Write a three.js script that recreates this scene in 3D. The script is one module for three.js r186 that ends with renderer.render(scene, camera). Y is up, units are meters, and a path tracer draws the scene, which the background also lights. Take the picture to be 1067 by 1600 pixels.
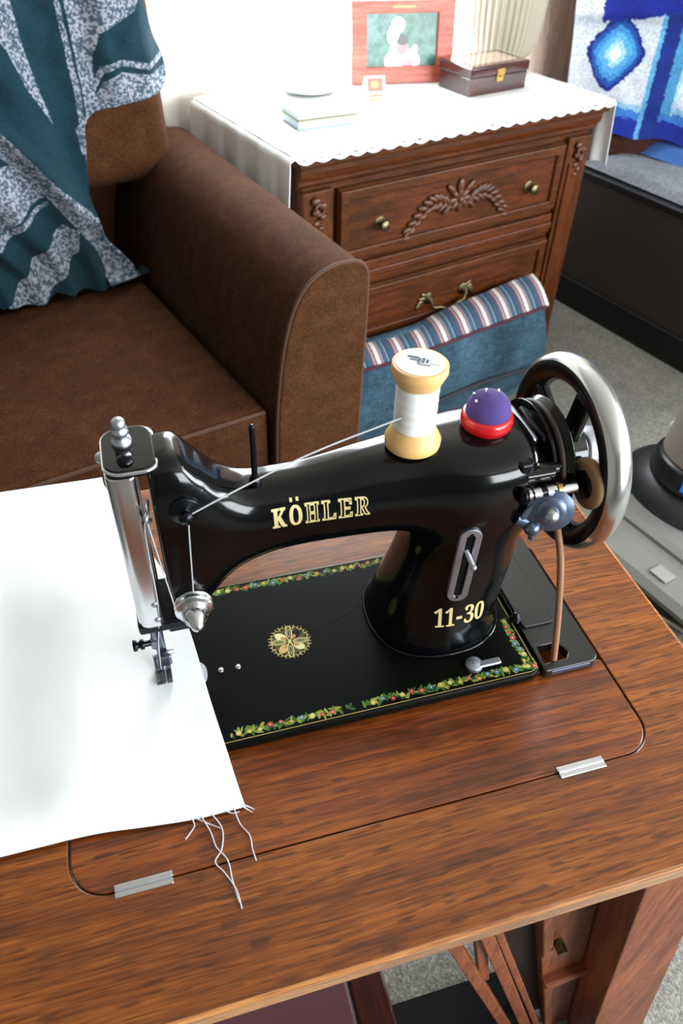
import * as THREE from 'three';
import { RoundedBoxGeometry } from 'three/addons/geometries/RoundedBoxGeometry.js';
import { mergeGeometries } from 'three/addons/utils/BufferGeometryUtils.js';
import { RectAreaLightUniformsLib } from 'three/addons/lights/RectAreaLightUniformsLib.js';
import { FontLoader } from 'three/addons/loaders/FontLoader.js';
import { TextGeometry } from 'three/addons/geometries/TextGeometry.js';

// ------------------------------------------------------------------ camera, lights, exposure
const H = 0.76;                       // height of the machine bed above the floor
const TURN = THREE.MathUtils.degToRad(16.5);   // the room stands turned against the sewing table
const scene = new THREE.Scene();
scene.background = new THREE.Color(0x000000);
const camera = new THREE.PerspectiveCamera(66.88, 1067 / 1600, 0.05, 20);
camera.position.set(-0.3598, H + 0.5733, 0.5264);
camera.rotation.set(-0.74123, -0.29846, 0.03082, 'YXZ');
camera.focus = 0.72; camera.userData.fStop = 9;
const renderer = new THREE.WebGLRenderer({ antialias: true });
renderer.toneMapping = THREE.LinearToneMapping;
renderer.toneMappingExposure = 1.78;
renderer.shadowMap.enabled = true;
RectAreaLightUniformsLib.init();
const DAYLIGHT = new THREE.Color().setRGB(0.88, 0.95, 1.0);
const L_FRONT = 6.5, L_RIGHT = 10.5, L_BACK = 10.5;

// ------------------------------------------------------------------ helpers
const V = (x, y, z) => new THREE.Vector3(x, y, z);
const seeded = s => () => { s |= 0; s = s + 0x6D2B79F5 | 0; let t = Math.imul(s ^ s >>> 15, 1 | s); t = t + Math.imul(t ^ t >>> 7, 61 | t) ^ t; return ((t ^ t >>> 14) >>> 0) / 4294967296; };
const clamp = (x, a, b) => Math.min(b, Math.max(a, x));
const sstep = (a, b, x) => { const t = clamp((x - a) / (b - a), 0, 1); return t * t * (3 - 2 * t); };
const mix = (a, b, t) => a + (b - a) * t;
const used = {};
function numbered(n) { used[n] = (used[n] ?? -1) + 1; return used[n] ? n + '_' + String(used[n]).padStart(3, '0') : n; }
const fromRoom = (x, y, w) => V(x * Math.cos(TURN) + w * Math.sin(TURN), y + H, -x * Math.sin(TURN) + w * Math.cos(TURN));
function thing(name, label, category, pos = V(0, H, 0), turn = 0, group) {
  const o = new THREE.Group(); o.name = numbered(name); o.position.copy(pos); o.rotation.y = turn; scene.add(o);
  o.userData = { label, category }; if (group) o.userData.group = group;
  return o;
}
function part(name, geo, mat, parent, label) {
  const m = new THREE.Mesh(geo, mat); m.name = numbered(name); m.castShadow = m.receiveShadow = true; parent.add(m);
  if (label) m.userData.label = label;
  return m;
}
function struct(name, geo, mat, parent) {
  const m = new THREE.Mesh(geo, mat); m.name = name; m.castShadow = m.receiveShadow = true; (parent || scene).add(m);
  m.userData = { kind: 'structure' };
  return m;
}
function box(w, h, d, x = 0, y = 0, z = 0, r = 0.003, seg = 2) {
  const g = new RoundedBoxGeometry(w, h, d, seg, Math.min(r, w / 2.01, h / 2.01, d / 2.01)); g.translate(x, y, z); return g;
}
const prep = g => { const n = g.index ? g.toNonIndexed() : g; for (const k of Object.keys(n.attributes)) if (!['position', 'normal', 'uv'].includes(k)) n.deleteAttribute(k); return n; };
const join = gs => mergeGeometries(gs.map(prep));
// uv in metres from the dominant normal; u runs along the grain axis
function metreUV(g, grain = 'x', scale = 1) {
  const n = prep(g), p = n.attributes.position, N = n.attributes.normal, uv = new Float32Array(p.count * 2);
  const other = { x: ['y', 'z'], y: ['x', 'z'], z: ['x', 'y'] }[grain];
  const G = { x: 0, y: 1, z: 2 };
  for (let i = 0; i < p.count; i += 3) {
    const nn = [0, 1, 2].map(k => Math.abs(N.array[i * 3 + k] + N.array[i * 3 + 3 + k] + N.array[i * 3 + 6 + k]));
    const a = other[0], b = other[1];
    for (let j = i; j < i + 3; j++) {
      const c = [p.array[j * 3], p.array[j * 3 + 1], p.array[j * 3 + 2]];
      const m = Math.max(...nn); let u, v;
      if (nn[G[grain]] === m) { u = c[G[a]] * 0.3; v = c[G[b]]; }
      else { u = c[G[grain]]; v = nn[G[a]] === m ? c[G[b]] + 0.37 : c[G[a]]; }
      uv[j * 2] = u / scale; uv[j * 2 + 1] = v / scale;
    }
  }
  n.setAttribute('uv', new THREE.BufferAttribute(uv, 2)); return n;
}
function lathe(pts, seg = 40, axis = 'y') {
  const g = new THREE.LatheGeometry(pts.map(p => new THREE.Vector2(Math.max(p[0], 1e-5), p[1])), seg);
  if (axis === 'x') g.rotateZ(-Math.PI / 2); if (axis === 'z') g.rotateX(Math.PI / 2);
  return g;
}
const tube = (pts, r, seg = 0, rad = 8, closed = false, tension = 0.5) => new THREE.TubeGeometry(new THREE.CatmullRomCurve3(pts, closed, 'centripetal', tension), seg || pts.length * 8, r, rad, closed);
const rod = (a, b, r, rad = 14) => { const d = b.clone().sub(a), g = new THREE.CylinderGeometry(r, r, d.length(), rad); g.applyQuaternion(new THREE.Quaternion().setFromUnitVectors(V(0, 1, 0), d.clone().normalize())); g.translate(...a.clone().add(b).multiplyScalar(0.5).toArray()); return g; };
// a sheet with thickness: f(u,v) -> Vector3, uvf(u,v,p) -> [s,t]
function sheet(nu, nv, f, uvf, thick = 0) {
  const P = [], id = (i, j) => i * (nv + 1) + j;
  for (let i = 0; i <= nu; i++) for (let j = 0; j <= nv; j++) P.push(f(i / nu, j / nv));
  const layer = pts => {
    const g = new THREE.BufferGeometry(), pos = new Float32Array(pts.length * 3), uv = new Float32Array(pts.length * 2), ix = [];
    pts.forEach((q, k) => { pos.set([q.x, q.y, q.z], k * 3); uv.set(uvf ? uvf((k / (nv + 1) | 0) / nu, (k % (nv + 1)) / nv, P[k]) : [(k / (nv + 1) | 0) / nu, (k % (nv + 1)) / nv], k * 2); });
    for (let i = 0; i < nu; i++) for (let j = 0; j < nv; j++) { const a = id(i, j), b = id(i + 1, j), c = id(i + 1, j + 1), d = id(i, j + 1); ix.push(a, b, c, a, c, d); }
    g.setAttribute('position', new THREE.BufferAttribute(pos, 3)); g.setAttribute('uv', new THREE.BufferAttribute(uv, 2)); g.setIndex(ix); g.computeVertexNormals(); return g;
  };
  const top = layer(P); if (!thick) return top;
  const N = top.attributes.normal, Q = P.map((q, k) => q.clone().addScaledVector(V(N.getX(k), N.getY(k), N.getZ(k)), -thick));
  const bot = layer(Q); { const a = bot.index.array; for (let k = 0; k < a.length; k += 3) { const t = a[k]; a[k] = a[k + 1]; a[k + 1] = t; } bot.computeVertexNormals(); }
  const rim = []; for (let i = 0; i <= nu; i++) rim.push(id(i, 0)); for (let j = 1; j <= nv; j++) rim.push(id(nu, j)); for (let i = nu - 1; i >= 0; i--) rim.push(id(i, nv)); for (let j = nv - 1; j >= 0; j--) rim.push(id(0, j));
  const e = new THREE.BufferGeometry(), ep = [], eu = [], ei = [];
  rim.forEach((k, n) => { ep.push(P[k].x, P[k].y, P[k].z, Q[k].x, Q[k].y, Q[k].z); const a = top.attributes.uv; eu.push(a.getX(k), a.getY(k), a.getX(k), a.getY(k)); if (n) { const o = n * 2; ei.push(o - 2, o - 1, o, o, o - 1, o + 1); } });
  e.setAttribute('position', new THREE.Float32BufferAttribute(ep, 3)); e.setAttribute('uv', new THREE.Float32BufferAttribute(eu, 2)); e.setIndex(ei); e.computeVertexNormals();
  return join([top, bot, e]);
}
// monotone-ish table interpolation (cubic Hermite)
function table(rows) {
  const n = rows.length, m = rows.map((r, i) => r.map((v, k) => { const a = rows[Math.max(0, i - 1)], b = rows[Math.min(n - 1, i + 1)]; return k ? (b[k] - a[k]) / (b[0] - a[0]) : 0; }));
  return t => {
    if (t <= rows[0][0]) return rows[0]; if (t >= rows[n - 1][0]) return rows[n - 1];
    let i = 0; while (t > rows[i + 1][0]) i++;
    const h = rows[i + 1][0] - rows[i][0], s = (t - rows[i][0]) / h, s2 = s * s, s3 = s2 * s;
    return rows[i].map((v, k) => (2 * s3 - 3 * s2 + 1) * v + (s3 - 2 * s2 + s) * h * m[i][k] + (3 * s2 - 2 * s3) * rows[i + 1][k] + (s3 - s2) * h * m[i + 1][k]);
  };
}
// surface nets over a signed field
function surfaceNets(lo, hi, cell, f) {
  const n = [0, 1, 2].map(k => Math.ceil((hi[k] - lo[k]) / cell) + 1), [nx, ny, nz] = n, F = new Float32Array(nx * ny * nz);
  const at = (i, j, k) => (k * ny + j) * nx + i;
  for (let k = 0; k < nz; k++) for (let j = 0; j < ny; j++) for (let i = 0; i < nx; i++) F[at(i, j, k)] = f(lo[0] + i * cell, lo[1] + j * cell, lo[2] + k * cell);
  const id = new Int32Array(nx * ny * nz).fill(-1), pos = [], ix = [], e = 1e-4;
  const corner = [[0, 0, 0], [1, 0, 0], [0, 1, 0], [1, 1, 0], [0, 0, 1], [1, 0, 1], [0, 1, 1], [1, 1, 1]], edges = [[0, 1], [2, 3], [4, 5], [6, 7], [0, 2], [1, 3], [4, 6], [5, 7], [0, 4], [1, 5], [2, 6], [3, 7]];
  for (let k = 0; k < nz - 1; k++) for (let j = 0; j < ny - 1; j++) for (let i = 0; i < nx - 1; i++) {
    const v = corner.map(c => F[at(i + c[0], j + c[1], k + c[2])]); let s = 0; for (const q of v) if (q < 0) s++;
    if (s === 0 || s === 8) continue;
    let x = 0, y = 0, z = 0, c = 0;
    for (const [a, b] of edges) if ((v[a] < 0) !== (v[b] < 0)) { const t = v[a] / (v[a] - v[b]); x += mix(corner[a][0], corner[b][0], t); y += mix(corner[a][1], corner[b][1], t); z += mix(corner[a][2], corner[b][2], t); c++; }
    let p = [lo[0] + (i + x / c) * cell, lo[1] + (j + y / c) * cell, lo[2] + (k + z / c) * cell];
    for (let it = 0; it < 2; it++) { const d = f(...p), g = [f(p[0] + e, p[1], p[2]) - d, f(p[0], p[1] + e, p[2]) - d, f(p[0], p[1], p[2] + e) - d].map(q => q / e), l = g[0] ** 2 + g[1] ** 2 + g[2] ** 2 + 1e-6, st = clamp(d / l, -cell / Math.sqrt(l), cell / Math.sqrt(l)); p = p.map((q, m) => q - g[m] * st); }
    id[at(i, j, k)] = pos.length / 3; pos.push(...p);
  }
  const quad = (a, b, c, d, flip) => { if (a < 0 || b < 0 || c < 0 || d < 0) return; flip ? ix.push(a, c, b, a, d, c) : ix.push(a, b, c, a, c, d); };
  for (let k = 1; k < nz - 1; k++) for (let j = 1; j < ny - 1; j++) for (let i = 1; i < nx - 1; i++) {
    const v = F[at(i, j, k)] < 0;
    if (v !== F[at(i + 1, j, k)] < 0) quad(id[at(i, j - 1, k - 1)], id[at(i, j, k - 1)], id[at(i, j, k)], id[at(i, j - 1, k)], !v);
    if (v !== F[at(i, j + 1, k)] < 0) quad(id[at(i - 1, j, k - 1)], id[at(i - 1, j, k)], id[at(i, j, k)], id[at(i, j, k - 1)], !v);
    if (v !== F[at(i, j, k + 1)] < 0) quad(id[at(i - 1, j - 1, k)], id[at(i, j - 1, k)], id[at(i, j, k)], id[at(i - 1, j, k)], !v);
  }
  const g = new THREE.BufferGeometry(), nor = new Float32Array(pos.length);
  for (let q = 0; q < pos.length; q += 3) { const [x, y, z] = pos.slice(q, q + 3), d = f(x, y, z), a = V(f(x + e, y, z) - f(x - e, y, z), f(x, y + e, z) - f(x, y - e, z), f(x, y, z + e) - f(x, y, z - e)).normalize(); nor.set([a.x, a.y, a.z], q); }
  g.setAttribute('position', new THREE.Float32BufferAttribute(pos, 3)); g.setAttribute('normal', new THREE.BufferAttribute(nor, 3)); g.setAttribute('uv', new THREE.BufferAttribute(new Float32Array(pos.length / 3 * 2), 2)); g.setIndex(ix); return g;
}
const smin = (a, b, k) => { const h = Math.max(k - Math.abs(a - b), 0) / k; return Math.min(a, b) - h * h * h * k / 6; };
const smax = (a, b, k) => -smin(-a, -b, k);

// ------------------------------------------------------------------ procedural textures
function noise2(seed, px, py) {   // tiling value noise with px by py cells
  const r = seeded(seed), g = new Float32Array(px * py).map(() => r());
  return (u, v) => { const x = ((u * px) % px + px) % px, y = ((v * py) % py + py) % py, i = x | 0, j = y | 0, a = x - i, b = y - j, s = a * a * (3 - 2 * a), t = b * b * (3 - 2 * b), i1 = (i + 1) % px, j1 = (j + 1) % py; return mix(mix(g[j * px + i], g[j * px + i1], s), mix(g[j1 * px + i], g[j1 * px + i1], s), t); };
}
function dataTex(w, h, fn, srgb = true, rep = 1) {
  const d = new Uint8Array(w * h * 4);
  for (let j = 0; j < h; j++) for (let i = 0; i < w; i++) { const c = fn(i / w, j / h, i, j), o = (j * w + i) * 4; d[o] = clamp(c[0], 0, 255); d[o + 1] = clamp(c[1], 0, 255); d[o + 2] = clamp(c[2], 0, 255); d[o + 3] = 255; }
  const t = new THREE.DataTexture(d, w, h); t.wrapS = t.wrapT = THREE.RepeatWrapping; t.magFilter = THREE.LinearFilter; t.minFilter = THREE.LinearMipmapLinearFilter; t.generateMipmaps = true;
  if (srgb) t.colorSpace = THREE.SRGBColorSpace; t.repeat.set(rep, rep); t.needsUpdate = true; return t;
}
const lerp3 = (a, b, t) => [mix(a[0], b[0], t), mix(a[1], b[1], t), mix(a[2], b[2], t)];
function woodTex(seed, light, mid, dark, repeat, fleck = 0.5, lo = 0.25) {   // grain along u
  const a = noise2(seed, 3, 30), b = noise2(seed + 1, 7, 110), c = noise2(seed + 2, 30, 330), d = noise2(seed + 3, 26, 230), big = noise2(seed + 4, 3, 5);
  const t = dataTex(1024, 1024, (u, v) => {
    const w = v + 0.02 * (big(u, v) - 0.5);
    let g = 0.24 * a(u, w) + 0.28 * b(u, w) + 0.3 * c(u, w) + 0.18 * big(v, u);
    g = sstep(lo, 1 - lo, g);
    let col = g < 0.5 ? lerp3(dark, mid, g * 2) : lerp3(mid, light, g * 2 - 1);
    const f = sstep(0.68, 0.9, d(u, w)) * fleck * (0.4 + 0.6 * a(u, v));
    return lerp3(col, dark.map(q => q * 0.5), f);
  }, true);
  t.repeat.set(...repeat); return t;
}
function canvasTex(w, h, draw, srgb = true) {
  const c = document.createElement('canvas'); c.width = w; c.height = h; draw(c.getContext('2d'), w, h);
  const t = new THREE.CanvasTexture(c); if (srgb) t.colorSpace = THREE.SRGBColorSpace; t.wrapS = t.wrapT = THREE.ClampToEdgeWrapping; t.anisotropy = 8; return t;
}
function clothTex(seed, colA, colB, n = 128, cells = 64) {
  const a = noise2(seed, cells, cells), b = noise2(seed + 1, 8, 8), c = noise2(seed + 2, cells * 2, cells * 2);
  return dataTex(n * 2, n * 2, (u, v) => lerp3(colA, colB, clamp(0.44 * a(u, v) + 0.36 * c(u, v) + 0.2 * b(u, v), 0, 1)));
}
const rep = (t, x, y) => { const q = t.clone(); q.repeat.set(x, y); q.needsUpdate = true; return q; };

// ------------------------------------------------------------------ materials
const std = (color, roughness = 0.6, metalness = 0, extra = {}) => new THREE.MeshPhysicalMaterial({ color, roughness, metalness, ...extra });
const tableWood = woodTex(11, [154, 86, 26], [120, 61, 16], [80, 38, 9], [2.2, 3.2], 0.6, 0.13);
const dresserWood = woodTex(37, [98, 48, 12], [74, 34, 7], [48, 20, 4], [2.5, 2.5], 0.35, 0.12);
const fabricBrown = clothTex(51, [36, 20, 11], [100, 61, 35], 128, 90);
const M = {
  table: std(0xffffff, 0.27, 0, { map: tableWood, clearcoat: 0.35, clearcoatRoughness: 0.2 }),
  tableEdge: std(0xffffff, 0.25, 0, { map: woodTex(15, [204, 142, 84], [178, 116, 62], [140, 84, 42], [2.2, 3.2], 0.3), clearcoat: 1, clearcoatRoughness: 0.15 }),
  darkWood: std(0x8a6a58, 0.5, 0, { map: dresserWood }),
  plainWood: std(0xffffff, 0.45, 0, { map: woodTex(39, [150, 84, 48], [126, 66, 36], [92, 46, 24], [2.5, 3], 0.3, 0.15) }),
  dresser: std(0xffffff, 0.45, 0, { map: dresserWood, specularIntensity: 0.5 }),
  carving: std(0xffffff, 0.45, 0, { map: dresserWood }),
  japan: std(0x040507, 0.13, 0, { ior: 1.5, specularIntensity: 0.75 }),
  blackRim: std(0x08080a, 0.35, 0, { specularIntensity: 0.6 }),
  japanDull: std(0x0c0d0c, 0.32, 0, { clearcoat: 0.3, clearcoatRoughness: 0.3 }),
  blackSteel: std(0x14161c, 0.25, 0.7),
  chrome: std(0xdcdee2, 0.2, 1),
  satin: std(0xb8bcc6, 0.42, 1),
  blued: std(0x6a7890, 0.3, 0.85),
  footSteel: std(0x7e8694, 0.28, 1),
  brass: std(0xb89a58, 0.3, 1),
  oldBrass: std(0x6e6248, 0.42, 1),
  goldPrint: std(0xd9c48a, 0.4, 0.3),
  rubber: std(0x8a6a48, 0.7),
  leather: std(0x5c3c2a, 0.7),
  thread: std(0xf2f2ee, 0.8),
  greyThread: std(0xb5b5ba, 0.6),
  whiteCloth: std(0xeceef0, 0.95, 0, { sheen: 0.3, bumpMap: clothTex(71, [90, 90, 90], [170, 170, 170], 128, 120), bumpScale: 0.0002, side: THREE.DoubleSide }),
  spoolWood: std(0xe3b573, 0.5),
  red: std(0xc4101a, 0.3, 0, { clearcoat: 0.6, clearcoatRoughness: 0.2 }),
  purple: std(0x4a3a78, 0.95, 0, { sheen: 0.6, sheenRoughness: 0.6, sheenColor: new THREE.Color(0x8a7ab8) }),
  sofa: std(0xffffff, 0.95, 0, { map: rep(fabricBrown, 5, 5), bumpMap: rep(fabricBrown, 5, 5), bumpScale: 0.0015, specularIntensity: 0.25, sheen: 0.04, sheenRoughness: 0.35, sheenColor: new THREE.Color(0xa06838) }),
  piping: std(0x4c3020, 0.8),
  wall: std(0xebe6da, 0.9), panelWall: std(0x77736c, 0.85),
  lace: std(0xf0f0f0, 0.95, 0, { side: THREE.DoubleSide, bumpMap: clothTex(91, [60, 60, 60], [200, 200, 200], 128, 30), bumpScale: 0.001 }),
  white: std(0xe8e8e6, 0.5),
  glass: std(0xffffff, 0.03, 0, { transmission: 1, thickness: 0.0, ior: 1.45 }),
  pane: std(0xffffff, 0.02, 0, { transmission: 1, thickness: 0 }),
  blackMatte: std(0x060506, 0.8, 0, { specularIntensity: 0.3 }),
};

// ------------------------------------------------------------------ room
const room = (g) => { g.rotateY(TURN); return g; };
const RX0 = -2.3, RX1 = 2.75, RW0 = -1.74, RW1 = 2.7, RY0 = -0.76, RY1 = 1.66, TH = 0.12;
const carpet = (() => { const a = noise2(201, 128, 128), b = noise2(202, 12, 12), c = noise2(203, 256, 256); return dataTex(512, 512, (u, v) => lerp3([76, 74, 68], [158, 156, 146], clamp(0.4 * a(u, v) + 0.2 * b(u, v) + 0.5 * c(u, v) - 0.05, 0, 1))); })();
function slab(x0, x1, y0, y1, w0, w1) {
  const g = new THREE.BoxGeometry(x1 - x0, y1 - y0, w1 - w0); g.translate((x0 + x1) / 2, (y0 + y1) / 2 + H, (w0 + w1) / 2); g.rotateY(TURN); return g;
}
{
  const floor = slab(RX0 - TH, RX1 + TH, RY0 - 0.1, RY0, RW0 - TH, RW1 + TH);
  const fm = std(0xffffff, 1, 0, { map: rep(carpet, 1, 1), bumpMap: rep(carpet, 1, 1), bumpScale: 0.006 });
  struct('floor', metreUV(floor, 'x', 0.5), fm);
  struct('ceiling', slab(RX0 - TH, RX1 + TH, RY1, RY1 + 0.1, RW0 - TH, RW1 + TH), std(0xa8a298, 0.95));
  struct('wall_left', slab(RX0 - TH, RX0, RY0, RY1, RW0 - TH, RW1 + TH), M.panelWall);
  // a wall with a window opening, as one extruded shape; along: 'x' or 'w'
  function wallWith(name, u0, u1, hu0, hu1, hy0, hy1, place) {
    const s = new THREE.Shape(); s.moveTo(u0, RY0); s.lineTo(u1, RY0); s.lineTo(u1, RY1); s.lineTo(u0, RY1); s.closePath();
    const h = new THREE.Path(); h.moveTo(hu0, hy0); h.lineTo(hu0, hy1); h.lineTo(hu1, hy1); h.lineTo(hu1, hy0); h.closePath(); s.holes.push(h);
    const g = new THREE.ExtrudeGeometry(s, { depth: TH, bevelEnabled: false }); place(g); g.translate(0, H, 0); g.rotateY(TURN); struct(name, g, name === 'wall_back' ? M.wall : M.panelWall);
  }
  const skyGlow = new THREE.MeshStandardMaterial({ color: 0x000000, emissive: DAYLIGHT, emissiveIntensity: 1.0, roughness: 1 });
  const frameM = std(0xf4f2ee, 0.4);
  function windowAt(name, cx, cy, cw, wide, tall, yaw, power, glow) {   // yaw: way the light faces
    const root = new THREE.Group(); root.name = name; root.userData = { kind: 'structure' }; root.position.copy(fromRoom(cx, cy, cw)); root.rotation.y = TURN + yaw; scene.add(root);
    const bars = [box(wide + 0.06, 0.05, 0.07, 0, tall / 2, 0), box(wide + 0.06, 0.05, 0.07, 0, -tall / 2, 0), box(0.05, tall, 0.07, wide / 2, 0, 0), box(0.05, tall, 0.07, -wide / 2, 0, 0), box(0.03, tall, 0.05, 0, 0, 0)];
    part('window_frame', join(bars), frameM, root);
    const g = skyGlow.clone(); g.emissiveIntensity = glow; g.name = 'window daylight';
    part('window_pane', new THREE.PlaneGeometry(wide, tall).translate(0, 0, -0.03), g, root);
    part('window_sill', box(wide + 0.14, 0.03, 0.12, 0, -tall / 2 - 0.035, 0.03), frameM, root);
    const l = new THREE.RectAreaLight(DAYLIGHT, power, wide - 0.06, tall - 0.06); l.position.set(0, 0, 0.045); l.rotation.y = Math.PI; root.add(l);
  }
  wallWith('wall_back', RX0 - TH, RX1 + TH, 0.44, 1.42, -0.075, 1.45, g => g.translate(0, 0, RW0 - TH));
  windowAt('window_1', 0.93, 0.6875, RW0 - 0.05, 0.92, 1.47, 0, L_BACK, 1.4);
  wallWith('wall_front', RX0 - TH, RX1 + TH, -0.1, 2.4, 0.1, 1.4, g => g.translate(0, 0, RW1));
  windowAt('window_2', 1.15, 0.75, RW1 + 0.05, 2.44, 1.24, Math.PI, L_FRONT, 6);
  wallWith('wall_right', -RW1, -RW0, -2.0, -0.5, 0.1, 1.4, g => { g.rotateY(Math.PI / 2); g.translate(RX1, 0, 0); });
  windowAt('window_3', RX1 + 0.05, 0.75, 1.25, 1.5, 1.3, -Math.PI / 2, L_RIGHT, 6);
  struct('baseboard_back', slab(RX0, 1.5, RY0, RY0 + 0.09, RW0, RW0 + 0.014), frameM);
  // wooden door at the right end of the back wall
  const d = new THREE.Group(); d.name = 'door_1'; d.userData = { kind: 'structure' }; d.position.copy(fromRoom(1.5, RY0, RW0)); d.rotation.y = TURN; scene.add(d);
  const dm = std(0xffffff, 0.5, 0, { map: woodTex(301, [252, 230, 212], [244, 216, 196], [222, 190, 168], [1.2, 2.2], 0.25) });
  part('door_panel', metreUV(box(0.86, 2.04, 0.03, 0.53, 1.02, 0.016, 0.003), 'y'), dm, d);
  part('door_casing', metreUV(join([box(0.07, 2.1, 0.04, 0.065, 1.05, 0.022), box(0.07, 2.1, 0.04, 0.995, 1.05, 0.022), box(1.0, 0.07, 0.04, 0.53, 2.085, 0.022)]), 'y'), dm, d);
  part('door_handle', lathe([[0, 0], [0.026, 0], [0.026, 0.006], [0.01, 0.01], [0.01, 0.04], [0.026, 0.05], [0.026, 0.065], [0, 0.075]], 24, 'z').translate(0.88, 1.0, 0.03), M.oldBrass, d);
}

// ------------------------------------------------------------------ measured spots on the machine and cloth
const LETTERS = [-0.2860, -0.2095, 0.1780, 0.1795, 0.0235];
const NUMS = [-0.1485, -0.1005, 0.0435, 0.0435, 0.0245];
const SLOT = { x: -0.1290, y: 0.106, z: 0.1285, tilt: -0.09 };
const THREADS = [
  [[-0.381, 0.2275], [-0.380, 0.232], [-0.384, 0.237], [-0.388, 0.241]],
  [[-0.374, 0.2275], [-0.369, 0.240], [-0.3665, 0.253], [-0.360, 0.265], [-0.359, 0.281], [-0.357, 0.297]],
  [[-0.366, 0.2275], [-0.360, 0.240], [-0.363, 0.256], [-0.369, 0.264], [-0.364, 0.273], [-0.3575, 0.288], [-0.356, 0.302]],
  [[-0.379, 0.2275], [-0.368, 0.2345], [-0.360, 0.240]],
  [[-0.3485, 0.2275], [-0.346, 0.240], [-0.3405, 0.251], [-0.3405, 0.262], [-0.3395, 0.271]],
  [[-0.3405, 0.227], [-0.336, 0.229], [-0.333, 0.2315]], [[-0.342, 0.2275], [-0.3375, 0.231], [-0.335, 0.2335]], [[-0.356, 0.2275], [-0.35, 0.230], [-0.3445, 0.2300]],
];
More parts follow.
